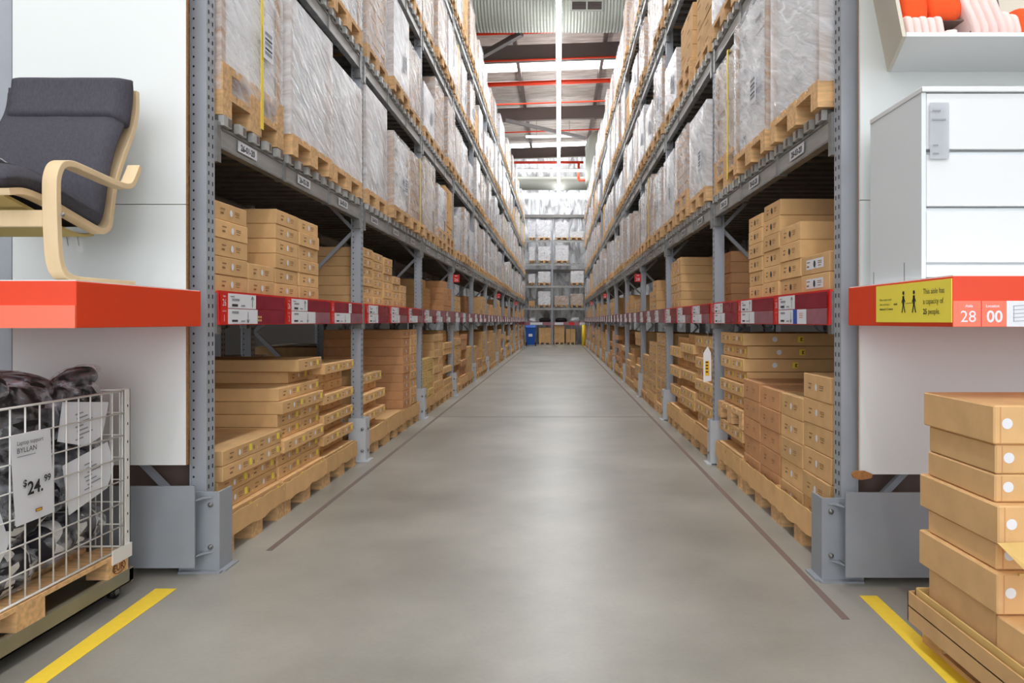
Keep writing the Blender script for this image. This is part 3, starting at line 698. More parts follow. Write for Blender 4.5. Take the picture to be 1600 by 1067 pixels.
# dresser side
yb = 3.50
column('R', 'upper shelf', 0, 0, 3.60, .42, 2, .11, SH, wl_n=9, sticks='d')
column('R', 'upper shelf', 0, 1, 4.03, .37, 4, .11, SH, sticks='d', d=.8)
column('R', 'upper shelf', 0, 2, 4.42, .35, 6, .107, SH, sticks='d', d=.8)
column('R', 'upper shelf', 0, 3, 4.80, .34, 6, .102, SH, sticks='d')
def floor_pallet(side, y0, bay, slot, apron=.1, setb=0):
    y0 += .05
    sx = -1 if side == 'L' else 1; XP = XL if side == 'L' else XR
    o = link('wooden_pallet', PAL); o.location = (sx * (XP + setb + .6 - .01), y0 + .4, .0); o.rotation_euler = (0, 0, 0 if side == 'L' else math.pi)
    tag(o, 'wooden floor pallet under cartons, %s rack, %s bay, %s slot' % ('armchair-side' if side == 'L' else 'dresser-side', ORD[bay], ('near', 'middle', 'far')[slot]), 'pallet', 'floor pallets in the racks')
    if apron:
        m = MB(); z0, z1 = .105, .15 + apron; X = .61
        n = 10; top = [(X, -.409 + .818 * i / n, z1 + R.uniform(-.004, .004)) for i in range(n + 1)]; bot = [(X + .002, -.409 + .818 * i / n, z0 + R.uniform(-.018, .006)) for i in range(n + 1)]
        m.add(top + bot, [(i, n + 1 + i, n + 2 + i, i + 1) for i in range(n)], 'card')
        m.add([(a[0] - .006, a[1], a[2]) for a in top] + [(a[0] - .006, a[1], a[2]) for a in bot], [(i + 1, n + 2 + i, n + 1 + i, i) for i in range(n)], 'card')
        m.add(top + [(a[0] - .006, a[1], a[2]) for a in top], [(i, i + 1, n + 2 + i, n + 1 + i) for i in range(n)], 'card3')
        m.box(X - 1.2, X, -.409, -.404, z0, z1, 'card'); m.box(X - 1.2, X, .404, .409, z0, z1, 'card')
        m.build('cardboard_tray', o)
def pattern_stack(side, bay, slot, y0, pat, h, W=.8, cm='card', sticks='wy', zb=.15, d=.6):
    """pat: F full wide box in front, H two half boxes flush, h two half boxes set back, p two half boxes pushed forward, r far half only"""
    ci = slot * 2
    for i, c in enumerate(pat):
        z = zb + i * h; L = lambda k: lab(cm, side, 'floor', bay, k, i); G = grp(side, 'floor', bay)
        if c == 'F': put_box(side, y0, W, z, h, -.01, d, cm, 2, sticks, L(ci), G, parts=bay < 2)
        elif c in 'Hhp':
            for q in (0, 1): put_box(side, y0 + q * W / 2 + .01 * (c == 'h'), W / 2 - .01 * (c == 'h'), z, h, {'H': .025, 'h': .09, 'p': -.02}[c], d, cm, 1, sticks, L(ci + q), G, parts=bay < 2 and c != 'h')
        elif c == 'r': put_box(side, y0 + W * .45, W * .5, z, h, .1, d, cm, 1, sticks, L(ci + 1), G, parts=bay < 2)
        elif c == 'R': put_box(side, y0 + W * .40, W * .6, z, h, 0, d, cm, 1, sticks, L(ci + 1), G, parts=bay < 2)
        elif c == '1': put_box(side, y0, W, z, h, 0, d, cm, 1, sticks, L(ci), G, parts=bay < 2)
# floor, bay one, armchair side
floor_pallet('L', 3.74, 0, 0, .07); floor_pallet('L', 4.56, 0, 1, .07); floor_pallet('L', 5.37, 0, 2, .07)
pattern_stack('L', 0, 0, 3.74, 'FHHFF', .087)
pattern_stack('L', 0, 1, 4.56, 'FHHpHHFHrR', .0875, d=.9)
pattern_stack('L', 0, 2, 5.37, 'FhFhFhFhhF', .081, W=.78, d=.8)
# floor, bay one, dresser side
floor_pallet('R', 3.60, 0, 0, .09); floor_pallet('R', 4.42, 0, 1, .09); floor_pallet('R', 5.275, 0, 2, .09)
column('R', 'floor', 0, 0, 3.58, .41, 6, .142, .15)
column('R', 'floor', 0, 1, 4.0, .40, 5, .139, .15)
column('R', 'floor', 0, 2, 4.43, .42, 5, .139, .15, cm='card2', sticks='')
column('R', 'floor', 0, 3, 4.86, .42, 5, .142, .15, cm='card2', sticks='')
pattern_stack('R', 0, 2, 5.295, 'FhF', .1, W=.76, d=.75)
o = link('wooden_pallet', PAL); o.location = (XR + .6, 5.725, .456); tag(o, 'wooden pallet stacked midway between carton layers, dresser-side rack', 'pallet')
for i in range(6):
    o = put_box('R', 5.295, .76, .605 + i * .101, .099, .0 if i % 2 else .03, .85, 'card', 2, 'wy', 'flat brown carton above the mid pallet, dresser-side rack, %s of its stack from below' % ORD[i], 'flat cartons on the mid pallet of the dresser-side rack')
    if i > 2:
        c = link('round_sticker', DISC, o); c.location = (.18, .379, .05); c.rotation_euler = (0, 0, math.pi / 2); c.scale = (1, .02, .02)
        c = link('yellow_sticker', YSQ, o); c.location = (.08 - .02 * i, .379, .05); c.rotation_euler = (0, 0, math.pi / 2); c.scale = (1, .045, .045)
for i in range(3): put_box('R', 3.7, .5, .15 + .145 * (i + 4), .145, .62, .45, 'card2', 1, '', 'reddish brown carton at the back of the dresser-side floor bay, %s up' % ORD[i], 'cartons at the back of the dresser-side first bay')
# bay two
column('L', 'upper shelf', 1, 0, 6.47, .37, 6, .092, SH, d=.95); column('L', 'upper shelf', 1, 1, 6.86, .37, 6, .09, SH); column('L', 'upper shelf', 1, 2, 7.25, .37, 6, .088, SH)
column('L', 'upper shelf', 1, 3, 7.66, .35, 4, .088, SH); column('L', 'upper shelf', 1, 4, 8.03, .3, 3, .09, SH)
for s_ in range(3): floor_pallet('L', 6.48 + s_ * .84, 1, s_)
pattern_stack('L', 1, 0, 6.48, 'FhFhFhH', .09, d=.8)
pattern_stack('L', 1, 1, 7.32, '1', .1)
column('L', 'floor', 1, 4, 8.17, .39, 10, .105, .15, d=.95, cm='card2'); column('L', 'floor', 1, 5, 8.565, .385, 10, .105, .15)
column('R', 'upper shelf', 1, 0, 6.35, .5, 5, .1, SH, setb=.17, d=.8, cm='card2', sticks='')
column('R', 'upper shelf', 1, 1, 8.02, .3, 6, .1, SH, d=.9); column('R', 'upper shelf', 1, 2, 8.35, .5, 6, .1, SH, setb=.02)
for s_ in range(3): floor_pallet('R', 6.35 + s_ * .84, 1, s_)
pattern_stack('R', 1, 0, 6.35, 'FHFHFHFHF', .112, d=.8); pattern_stack('R', 1, 1, 7.2, 'FhFFhFhHFh', .1, d=.8); pattern_stack('R', 1, 2, 8.04, 'FhFhFhFh', .12, W=.72)
# farther bays, patterns drawn at random
for bay in range(2, NB):
    for side in 'LR':
        y0 = (Y0L if side == 'L' else Y0R) + bay * BAY + .13; cm = 'card'
        for sl in range(3):
            yy = y0 + sl * .87; t = R.random(); cm = 'card3' if (side == 'L' and bay == 2 and sl == 0) else R.choice(['card', 'card', 'card', 'card2'])
            if t > .14 and not (side == 'R' and bay == NB - 1 and sl == 2):
                top = R.uniform(.3, .6); h = R.choice([.1, .12, .15]); st = 0 if R.random() < .6 else .2
                for c in range(2): column(side, 'upper shelf', bay, sl * 2 + c, yy + c * .403, .393, max(1, int(top / h) - (c if R.random() < .3 else 0)), h, SH, setb=st, cm=cm, d=.9 if c == 0 else .56)
            floor_pallet(side, yy, bay, sl, .08 if R.random() < .7 else 0)
            cm = 'card3' if (side == 'L' and bay == 2 and sl == 0) else R.choice(['card', 'card', 'card', 'card2'])
            tt = R.choice([.35, .7, .85, 1.0, 1.05, .95]); h = R.choice([.1, .12, .09]); n = int(tt / h)
            if R.random() < .5: pattern_stack(side, bay, sl, yy, ''.join(R.choice('FFhHFh') for _ in range(n)), h, cm=cm, d=.8)
            else:
                for c in range(2): column(side, 'floor', bay, sl * 2 + c, yy + c * .403, .393, n, h, .15, cm=cm, d=.9 if c == 0 else .56)
o = STUFF.build('cardboard_boxes'); o['kind'] = 'stuff'; o['label'] = 'brown cartons filling the farther bays of both racks'; o['category'] = 'box'

# ------------------------------------------------------------------ post guards
def guard_small():
    m = MB(); m.box(-.16, 0, 0, .008, .008, .4, 'guardl'); m.box(-.008, 0, .0081, .1219, .008, .4, 'guardl'); m.box(-.16, 0, .122, .13, .008, .4, 'guardl'); m.box(-.16, .03, -.03, .0, 0, .0079, 'guardl'); m.box(-.008, .03, .0001, .15, 0, .0079, 'guardl')
    for z in (.1, .3): m.tube([(.0, .065, z), (.01, .065, z)], .014, 'galv', 8); m.tube([(-.03, .0, z), (-.03, -.012, z)], .014, 'galv', 8)
    return m
gm = guard_small(); _o = gm.build('x'); GM = _o.data; bpy.data.objects.remove(_o)
for side in 'LR':
    for k in range(1, NB + 1):
        o = link('post_guard', GM); sx = -1 if side == 'L' else 1
        o.location = (sx * ((XL - .055) if side == 'L' else (XR - .045)), (Y0L if side == 'L' else Y0R) + k * BAY - .02 + (.13 if side == 'R' else 0), 0)
        if side == 'R': o.rotation_euler = (0, 0, math.pi)
        tag(o, 'pale grey floor guard at the %s upright of the %s rack' % (ORD[k] if k < 12 else 'last', 'armchair-side' if side == 'L' else 'dresser-side'), 'post guard', 'post guards along the aisle')
# the two large corner guards
def big_guard(sx, XG, Yg, label, plate):
    r = thing('corner_guard', label, 'post guard', (0, 0, 0))
    m = MB(); a = sx * XG
    def bx(x0, x1, y0, y1, z0, z1, mt='guard', mb=None): (mb or m).box(min(x0, x1), max(x0, x1), y0, y1, z0, z1, mt)
    bx(a, a + sx * .2, Yg, Yg + .012, 0, .415); bx(a, a + sx * .012, Yg + .0121, Yg + .14, 0, .415); bx(a + sx * .2002, a + sx * .212, Yg, Yg + .14, 0, .415)
    bx(a - sx * .015, a + sx * .2, Yg - .03, Yg - .0001, 0, .01); bx(a - sx * .03, a - sx * .0001, Yg, Yg + .15, 0, .01)
    m.build('post_sleeve', r)
    m = MB(); bx(a + sx * .085, a + sx * (.62 if plate == 'L' else 1.0), Yg - .085, Yg - .075, .05, .465, 'guard', m); m.build('front_plate', r)
    for z in (.1, .385):
        m = MB(); n = 8; vs = []
        for i in range(n + 1):
            t = i / n; vs.append((a + sx * (.03 + .06 * t), Yg, z)); vs.append((a + sx * (.03 + .06 * t), Yg - .078 * (t ** 2.2) - .004, z))
        m.add(vs + [(v[0], v[1], z + .008) for v in vs], [(2 * i, 2 * i + 1, 2 * i + 3, 2 * i + 2) for i in range(n)] + [(2 * i + 2 * n + 4 - 2 + 2, 2 * i + 2 * n + 2, 2 * i + 2 * n + 3, 2 * i + 2 * n + 5) for i in range(n)] + [(2 * i + 1, 2 * i + 1 + 2 * n + 2, 2 * i + 3 + 2 * n + 2, 2 * i + 3) for i in range(n)], 'guard')
        bx(a + sx * .085, a + sx * .093, Yg - .08, Yg, z, z + .008, 'guard', m); m.build('gusset', r)
    for z in (.13, .35):
        m = MB(); m.tube([(a + sx * .045, Yg - .001, z), (a + sx * .045, Yg - .008, z)], .013, 'galv', 10); m.tube([(a + sx * .045, Yg - .008, z), (a + sx * .045, Yg - .014, z)], .008, 'galv', 8); m.build('bolt', r)
    return r
big_guard(-1, 1.76, 3.57, 'large grey steel guard round the upright under the armchair display', 'L')
big_guard(1, 1.315, 3.44, 'large grey steel guard round the upright under the dresser display', 'R')

# ------------------------------------------------------------------ end panels and end shelves
o = thing('end_board', 'white end panel of the rack behind the armchair', 'panel', (0, 0, 0))
for (z0, z1) in ((.575, 1.888), (1.892, 5.6)):
    m = MB(); m.box(-2.755, -1.88, 3.47, 3.486, z0, z1, 'panel'); m.box(-2.757, -1.878, 3.486, 3.49, z0, z1, 'panele'); m.box(-1.88, -1.877, 3.47, 3.49, z0, z1, 'panele'); m.build('board', o)
o = thing('end_board', 'white end panel of the rack behind the dresser', 'panel', (0, 0, 0))
for (z0, z1) in ((.555, 1.888), (1.892, 5.6)):
    m = MB(); m.box(1.468, 2.6, 3.35, 3.366, z0, z1, 'panel'); m.box(1.466, 2.602, 3.366, 3.37, z0, z1, 'panele'); m.build('board', o)
m = MB(); m.box(-2.84, -1.95, 3.72, 3.726, .0, .66, 'divider'); tag(m.build('cardboard_sheet'), 'cardboard sheet coloured dark for shade behind the gap under the armchair-side panel', 'cardboard')  # shade of the gap put into the sheet's colour
m = MB(); m.box(1.52, 2.4, 3.57, 3.576, .0, .66, 'divider'); tag(m.build('cardboard_sheet'), 'cardboard sheet coloured dark for shade behind the gap under the dresser-side panel', 'cardboard')  # painted shade-dark like the other sheet
m = MB(); q = [px(1331, 741, 3.33), px(1336, 736, 3.33), px(1352, 736, 3.33), px(1364, 741, 3.33), px(1362, 747, 3.33), px(1345, 750, 3.33), px(1334, 747, 3.33)]
n = len(q); m.add(q + [v + Vector((0, .012, 0)) for v in q], [tuple(range(n)), tuple(range(2 * n - 1, n - 1, -1))] + [((i + 1) % n, i, n + i, n + (i + 1) % n) for i in range(n)], 'panele')
tag(m.build('wood_chip'), 'small torn wood piece under the bottom corner of the dresser-side panel', 'wood piece')
ZS0, ZS1 = 1.275, 1.455
o = thing('end_shelf', 'orange red end shelf carrying the grey armchair', 'shelf', (0, 0, 0))
m = MB(); m.cbox(-2.9, -1.802, 2.57, 3.465, ZS0, ZS1 - .004, 'orange', .002); m.build('shelf_body', o)
m = MB(); m.box(-2.895, -1.806, 2.575, 3.46, ZS1 - .0038, ZS1, 'panel'); m.build('added_top', o)  # unseen white top added to stop orange bounce
m = MB(); m.box(-2.88, -1.803, 2.564, 2.569, ZS0 + .0, ZS0 + .085, 'holder'); m.build('label_rail', o)
o = thing('end_shelf', 'orange red end shelf carrying the white dresser, with aisle signs', 'shelf', (0, 0, 0))
ZR0, ZR1 = 1.28, 1.466
m = MB(); m.cbox(1.408, 2.9, 2.46, 3.345, ZR0, ZR1 - .004, 'orange', .002); m.build('shelf_body', o)
m = MB(); m.box(1.412, 2.895, 2.465, 3.34, ZR1 - .0038, ZR1, 'panel'); m.build('added_top', o)  # added here too, keeps orange bounce off the dresser
s = MB(); X = 1.408; U = (0, 0, 1); RV = (0, -1, 0)
def sy(x): return 1.408 * F / (x - VX)   # depth of a point of that side face
yA, yB = sy(1370), sy(1488)
s.box(X - .003, X - .0005, yB, yA, 1.296, 1.454, 'yel')
Xt = X - .003
def st(t, x, z, h, bold=False, sx=1): s.text(t, (Xt, sy(x), z), RV, U, h, 'inkd', .0012, bold, 'l', sx)
st('This aisle has', 1444, 1.405, .021, sx=.95); st('a capacity of', 1444, 1.367, .021, sx=.95); st('25', 1444, 1.328, .021, True, .95); st('people.', 1452, 1.328, .021, sx=.95)
st('Please support each', 1376, 1.388, .0095); st('other and keep a', 1376, 1.368, .0095); st('social', 1398, 1.368, .0095, True); st('distance of 1.5 metres', 1376, 1.348, .0095, True)
for x in (1413, 1429.5):
    yc = sy(x); s.disc((Xt, yc, 1.415), RV, U, .008, 'inkd', .0012)
    def limb(a, b, w_=.007):
        a = Vector((Xt - .0012, yc - a[0], a[1])); b = Vector((Xt - .0012, yc - b[0], b[1])); d = (b - a).normalized(); n_ = Vector((0, -d.z, d.y)) * w_ / 2
        s.add([a + n_, a - n_, b - n_, b + n_], [(0, 1, 2, 3)], 'inkd')
    limb((0, 1.403), (0, 1.368), .015); limb((0, 1.372), (-.012, 1.335)); limb((0, 1.372), (.014, 1.335)); limb((0, 1.4), (-.014, 1.375), .005); limb((0, 1.4), (.014, 1.378), .005)
s.quad((Xt, sy(1417), 1.372), RV, U, .05, .0015, 'inkd', .0012)
s.build('capacity_sign', o)
s = MB(); Y = 2.46
def fx(x): return (x - VX) * Y / F
def fz(y): return H - (y - VY) * Y / F
s.box(1.409, fx(1572), Y - .003, Y, ZR0 + .001, fz(470), 'holder'); s.box(fx(1532), fx(1533), Y - .004, Y - .003, ZR0, fz(470), 'red')
s.text('Aisle', (fx(1513), Y - .003, fz(480)), (1, 0, 0), U, .010, 'white', .001, True, 'c'); s.text('28', (fx(1512), Y - .003, fz(503)), (1, 0, 0), U, .042, 'white', .001, False, 'c')
s.text('Location', (fx(1550), Y - .003, fz(480)), (1, 0, 0), U, .010, 'white', .001, True, 'c'); s.text('00', (fx(1553), Y - .003, fz(503)), (1, 0, 0), U, .042, 'white', .001, True, 'c')
s.build('location_sign', o)
s = MB(); s.box(fx(1572), fx(1660), Y - .003, Y, ZR0 + .001, fz(470), 'white')
a = Vector((fx(1583), Y - .004, fz(477)))
for i in range(5): s.bar((fx(1582), Y - .004, fz(478 + i * 6)), (fx(1640), Y - .004, fz(474 + i * 6)), .001, .0015, 'greyink')
s.bar((fx(1583), Y - .004, fz(478)), (fx(1583), Y - .004, fz(502)), .001, .0015, 'greyink'); s.build('product_card', o)

# ------------------------------------------------------------------ armchair
ch = thing('armchair', 'dark grey cushioned armchair with bent birch frame on the orange end shelf', 'armchair', (0, 0, 0))
Z0 = ZS1
side_path = smooth_path([(3.12, Z0 + .014), (2.9, Z0 + .012), (2.74, Z0 + .014), (2.68, Z0 + .035), (2.655, Z0 + .09), (2.645, 1.65), (2.64, 1.80), (2.645, 1.86), (2.67, 1.905), (2.72, 1.922), (2.80, 1.918), (2.95, 1.905), (3.05, 1.90), (3.10, 1.915), (3.13, 1.955), (3.16, 2.01)], 6)
for x0, x1 in ((-1.975, -1.918), (-2.66, -2.603)):
    m = MB(); m.band(side_path, x0, x1, .026, 'birch'); m.build('arm_frame', ch, bevel=.003)
seat_path = smooth_path([(2.52, 1.775), (2.60, 1.79), (2.72, 1.775), (2.88, 1.735), (3.0, 1.705), (3.05, 1.70), (3.09, 1.73), (3.105, 1.80), (3.13, 1.92), (3.19, 2.06), (3.26, 2.20), (3.29, 2.30), (3.29, 2.40)], 6)
for x0, x1 in ((-2.062, -2.012), (-2.58, -2.53)):
    m = MB(); m.band(seat_path, x0, x1, .026, 'birch'); m.build('seat_frame', ch, bevel=.003)
m = MB(); m.box(-2.585, -1.985, 2.652, 2.676, 1.665, 1.73, 'birch'); m.build('cross_bar', ch, bevel=.004)
m = MB(); m.band(smooth_path([(2.56, 1.77), (2.7, 1.735), (2.85, 1.69), (2.97, 1.672), (3.05, 1.685)], 6), -2.53, -2.062, .012, 'web'); m.build('seat_webbing', ch)
# tube tacks on the side
m = MB(); m.tube([(-1.91, 2.646, 1.71), (-1.905, 2.646, 1.71)], .008, 'galv', 8); m.build('bolt', ch)
def cushion(path, x0, x1, off0, th, mt, name, nx=10):
    """padded slab that follows path; rounded edges, fuller in the middle"""
    P_ = [Vector((a, b)) for a, b in path]; n = len(P_); top = []; bot = []
    for i, p in enumerate(P_):
        d = (P_[min(i + 1, n - 1)] - P_[max(i - 1, 0)]).normalized(); nn = Vector((-d.y, d.x))
        ei = min(i, n - 1 - i) / (n - 1); fi = math.sqrt(max(0, 1 - (1 - ei / .14) ** 2)) if ei < .14 and n < 40 else (min(1, (ei / .05)) ** .5 if ei < .05 else 1)
        A = []; B = []
        for j in range(nx + 1):
            t = j / nx; s_ = min(t, 1 - t); fj = math.sqrt(1 - (1 - s_ / .1) ** 2) if s_ < .1 else 1
            k = (.12 + .88 * fi * fj); wob = .004 * noise.noise(Vector((p.x * 6, p.y * 6, t * 5)))
            c = p + nn * (off0 + th / 2)
            x = x0 + (x1 - x0) * t
            u_ = c + nn * (th / 2 * k + wob + .008 * fi * fj); l_ = c - nn * (th / 2 * k)
            A.append((x, u_.x, u_.y)); B.append((x, l_.x, l_.y))
        top.append(A); bot.append(B)
    m = MB(); W = nx + 1; vs = [v for r in top for v in r] + [v for r in bot for v in r]; N = n * W; fs = []
    for i in range(n - 1):
        for j in range(nx):
            a = i * W + j; fs.append((a, a + 1, a + W + 1, a + W)); fs.append((N + a, N + a + W, N + a + W + 1, N + a + 1))
        fs.append((i * W, (i + 1) * W, N + (i + 1) * W, N + i * W)); fs.append((i * W + nx, N + i * W + nx, N + (i + 1) * W + nx, (i + 1) * W + nx))
    for j in range(nx):
        fs.append((j, N + j, N + j + 1, j + 1)); a = (n - 1) * W + j; fs.append((a, a + 1, N + a + 1, N + a))
    m.add(vs, fs, mt, True); o = m.build(name, ch); return o
cu_path = smooth_path([(2.50, 1.775), (2.60, 1.79), (2.72, 1.775), (2.86, 1.738), (2.985, 1.708), (3.045, 1.722), (3.075, 1.80), (3.10, 1.92), (3.15, 2.07), (3.22, 2.20), (3.25, 2.30), (3.255, 2.385)], 5)
cushion(cu_path, -2.56, -2.0, .006, .085, 'fabric', 'cushion', 20)
hp = [(3.215, 2.225), (3.225, 2.26), (3.235, 2.30), (3.24, 2.34), (3.242, 2.38), (3.243, 2.42)]
cushion(smooth_path([(3.22, 2.19), (3.235, 2.235), (3.245, 2.28), (3.255, 2.33), (3.26, 2.38), (3.262, 2.42)], 5), -2.53, -1.99, -.01, .125, 'fabric', 'headrest', 20)
m = MB(); m.band(smooth_path([(2.62, 1.92), (2.66, 1.915), (2.72, 1.89), (2.80, 1.86)], 4), -2.32, -2.26, .004, 'white'); m.band(smooth_path([(2.60, 1.93), (2.66, 1.925), (2.74, 1.89)], 4), -2.22, -2.15, .004, 'white')
pth = smooth_path([(-2.75, 1.94), (-2.3, 1.95), (-2.16, 1.92), (-2.07, 1.89), (-2.02, 1.84)], 5)
for i in range(len(pth) - 1): m.hexa([(pth[i][0], 2.62, pth[i][1] - .012), (pth[i + 1][0], 2.62, pth[i + 1][1] - .012), (pth[i + 1][0], 2.74, pth[i + 1][1] - .012), (pth[i][0], 2.74, pth[i][1] - .012), (pth[i][0], 2.62, pth[i][1]), (pth[i + 1][0], 2.62, pth[i + 1][1]), (pth[i + 1][0], 2.74, pth[i + 1][1]), (pth[i][0], 2.74, pth[i][1])], 'black')
m.build('care_strap', ch)
m = MB()
for i, (xa, xb) in enumerate(((98, 113), (115, 130))):
    m.add([px(xa, 362, 3.1), px(xb - 2, 362, 3.1), px(xb, 393 + i * 2, 3.1), px(xa + 5, 390 + i * 3, 3.1)], [(0, 1, 2, 3)], 'white'); m.add([px(xa + 5, 366, 3.098), px(xa + 6, 366, 3.098), px(xa + 9, 384, 3.098), px(xa + 8, 384, 3.098)], [(0, 1, 2, 3)], 'greyink')
m.build('paper_tag', ch)

# ------------------------------------------------------------------ dresser
dr = thing('dresser', 'white chest of drawers standing on the orange end shelf', 'dresser', (0, 0, 0))
X0, X1, YN, YF, ZB, ZT = 1.45, 2.25, 2.75, 3.2, ZR1, 2.236
m = MB(); m.box(X0, X0 + .018, YN, YF, ZB, ZT - .022, 'lacqi'); m.box(X1 - .018, X1, YN, YF, ZB, ZT - .022, 'lacqi'); m.box(X0 + .018, X1 - .018, YN + .03, YF, ZB + .02, ZB + .06, 'lacq'); m.box(X0 + .018, X1 - .018, YF - .01, YF, ZB + .02, ZT - .022, 'lacq')
m.quad((X0, YF - .03, ZB + .0), (0, -1, 0), (0, 0, 1), .008, .06, 'greyink', .0008); m.quad((X0, YN + .14, ZB), (0, -1, 0), (0, 0, 1), .008, .08, 'greyink', .0008)
m.box(X0 + .019, X1 - .019, YN + .0305, YN + .034, ZB + .07, ZT - .022, 'lacq'); m.build('carcass', dr)
m = MB(); m.box(X0 - .003, X1 + .003, YN - .012, YF, ZT - .021, ZT, 'lacq'); m.build('top', dr, bevel=.002)
def dz(y): return H + (VY - y) * YN / F
for a, b in ((146, 233), (242, 322), (330, 410), (414, 434)):
    m = MB(); zt, zb_ = dz(a), dz(b) if b < 430 else ZB + .01
    m.box(X0 + .02, X1 - .02, YN, YN + .018, zb_, zt, 'lacq'); m.box(X0 + .02, X1 - .02, YN + .018, YN + .03, zt - .01, zt + .016, 'lacqi'); m.build('drawer', dr, bevel=.0015)
m = MB(); q0 = px(1453, 160, YN - .01); wd = 30 * YN / F; zz = [160, 190, 220, 248]
vs = []; fs = []
for i, y in enumerate(zz): p = px(1453, y, YN - .012 - .001 * i); vs += [p, p + Vector((wd, 0, 0))]
m.add(vs, [(2 * i, 2 * i + 1, 2 * i + 3, 2 * i + 2) for i in range(3)] + [(2 * i + 2, 2 * i + 3, 2 * i + 1, 2 * i) for i in range(3)], 'white')
for (y, x0, x1, mt) in ((172, 1457, 1470, 'greyink'), (186, 1456, 1478, 'greyink'), (226, 1458, 1466, 'greyink'), (239, 1458, 1467, 'greyink')): m.quad(px(x0, y + 2, YN - .0165), (1, 0, 0), (0, 0, 1), (x1 - x0) * YN / F, .006, mt)
m.build('hanging_tag', dr)

# ------------------------------------------------------------------ tilted display bin with textiles
bn = thing('display_bin', 'white open display bin mounted on the panel above the dresser', 'display bin', (0, 0, 0))
Fl = px(1410, 57, 2.92); Bl = px(1386, 112, 3.35); Fu = Vector((1.36, 2.92, 3.35)); Bu = Vector((1.36, 3.35, 3.35))
Fl.x = 1.459; Bl.x = 1.60; Fu = px(1399, 0, 2.92) ; Bu = px(1364, 0, 3.35)
d1 = (Fu - Fl); Fu = Fl + d1 * 4.5; d2 = (Bu - Bl); Bu = Bl + d2 * 2.3
Xe = 2.7; t = Vector((.016, 0, 0))
m = MB(); Fr = Vector((Xe, Fl.y, Fl.z)); e17 = Vector((.017, 0, 0)); Br = Vector((Xe, Bl.y, Bl.z)); u = Vector((0, 0, .018))
m.hexa([Fl + e17, Fr, Br, Bl + e17, Fl + u + e17, Fr + u, Br + u, Bl + u + e17], 'lacq'); m.build('bottom_panel', bn)
m = MB(); m.hexa([Bl, Fl, Fl + t, Bl + t, Bu, Fu, Fu + t, Bu + t][0:4] + [Bu, Fu, Fu + t, Bu + t], 'bin_in'); m.build('side_panel', bn)
m = MB(); m.box(1.6, Xe, 3.335, 3.348, Bl.z, 3.1, 'bin_in'); m.build('back_panel', bn)
def dvd(xa, xb, zt, lean=.0):
    m = MB(); z0 = Fl.z + .02; m.hexa([(xa, 2.97, z0), (xa + .008, 2.97, z0), (xa + .008, 3.33, z0 + .02), (xa, 3.33, z0 + .02), (xb, 2.97, zt), (xb + .008, 2.97, zt), (xb + .008, 3.33, zt), (xb, 3.33, zt)], 'divider'); m.build('divider', bn)
k = 2.97 / F
def bx_(x): return (x - VX) * k
def bz_(y): return H + (VY - y) * k
dvd(bx_(1518), bx_(1500), 2.86); dvd(bx_(1568), bx_(1545), 2.86)
m = MB(); m.box(bx_(1462), bx_(1510), 2.98, 3.33, bz_(31), bz_(29), 'divider'); m.build('divider', bn)
def roll(x0, x1, y0, y1, mt, name, label, group, lean=0, Yn=2.95, dep=.3, sqx=.5):
    """soft folded cloth: a rounded block"""
    kk = Yn / F; cx = ((x0 + x1) / 2 - VX) * kk; w_ = (x1 - x0) * kk / 2; cz = H + (VY - (y0 + y1) / 2) * kk; h_ = abs(y1 - y0) * kk / 2
    m = MB(); nu, nv = 16, 10; vs = []; fs = []
    for j in range(nv + 1):
        ph = -math.pi / 2 + math.pi * j / nv
        for i in range(nu):
            th = 2 * math.pi * i / nu; pw = lambda v, e: math.copysign(abs(v) ** e, v)
            x = w_ * pw(math.cos(ph), .35) * pw(math.cos(th), sqx); y = dep / 2 * pw(math.cos(ph), .35) * pw(math.sin(th), .5); z = h_ * pw(math.sin(ph), .6)
            n_ = 1 + .05 * noise.noise(Vector((x * 25 + x0, y * 12, z * 25)))
            vs.append((cx + x * n_ + lean * z, Yn + dep / 2 + y * n_, cz + z))
    for j in range(nv):
        for i in range(nu): fs.append((j * nu + i, j * nu + (i + 1) % nu, (j + 1) * nu + (i + 1) % nu, (j + 1) * nu + i))
    m.add(vs, fs, mt, True); o = m.build(name); tag(o, label, 'cloth', group); return o
roll(1411, 1454, -40, 34, 'otex', 'rolled_towel', 'bright orange rolled towel at the bin end nearest the rack post', None, -.1, 2.95, .14)
roll(1450, 1508, -45, 28, 'otex', 'rolled_towel', 'bright orange rolled towel with creased lower end, next to the divider', None, -.1, 2.95, .14)
for i in range(5): roll(1418 + i * 11.8, 1430 + i * 11.8, 22 + (i % 2) * 2, 56, 'ptex', 'folded_napkin', 'pale pink folded napkin in the low row, %s from the post' % ORD[i], 'pink napkins standing in the bin', -.2, 2.93, .1)
roll(1479, 1500, 43, 57, 'ptex', 'folded_napkin', 'small pale napkin alone beside the low pink row', None, 0, 2.94, .2)
for i in range(4): roll(1511 + i * 14, 1527 + i * 14, -20, 56, 'ptex', 'folded_napkin', 'tall pale pink napkin leaning between two dividers, %s from the post' % ORD[i], 'tall napkins in the middle of the bin', -.42, 2.94, .25)
for i in range(3): roll(1562 + i * 11, 1576 + i * 11, 8 + 4 * i, 55, 'ptex', 'folded_napkin', 'pink cloth past the second divider, %s from it' % ORD[i], 'pink cloths past the second divider', -.3, 2.95, .25)
roll(1588, 1640, 5, 56, 'otex', 'rolled_towel', 'orange rolled towel at the outer end of the bin', None, 0, 2.95, .3)

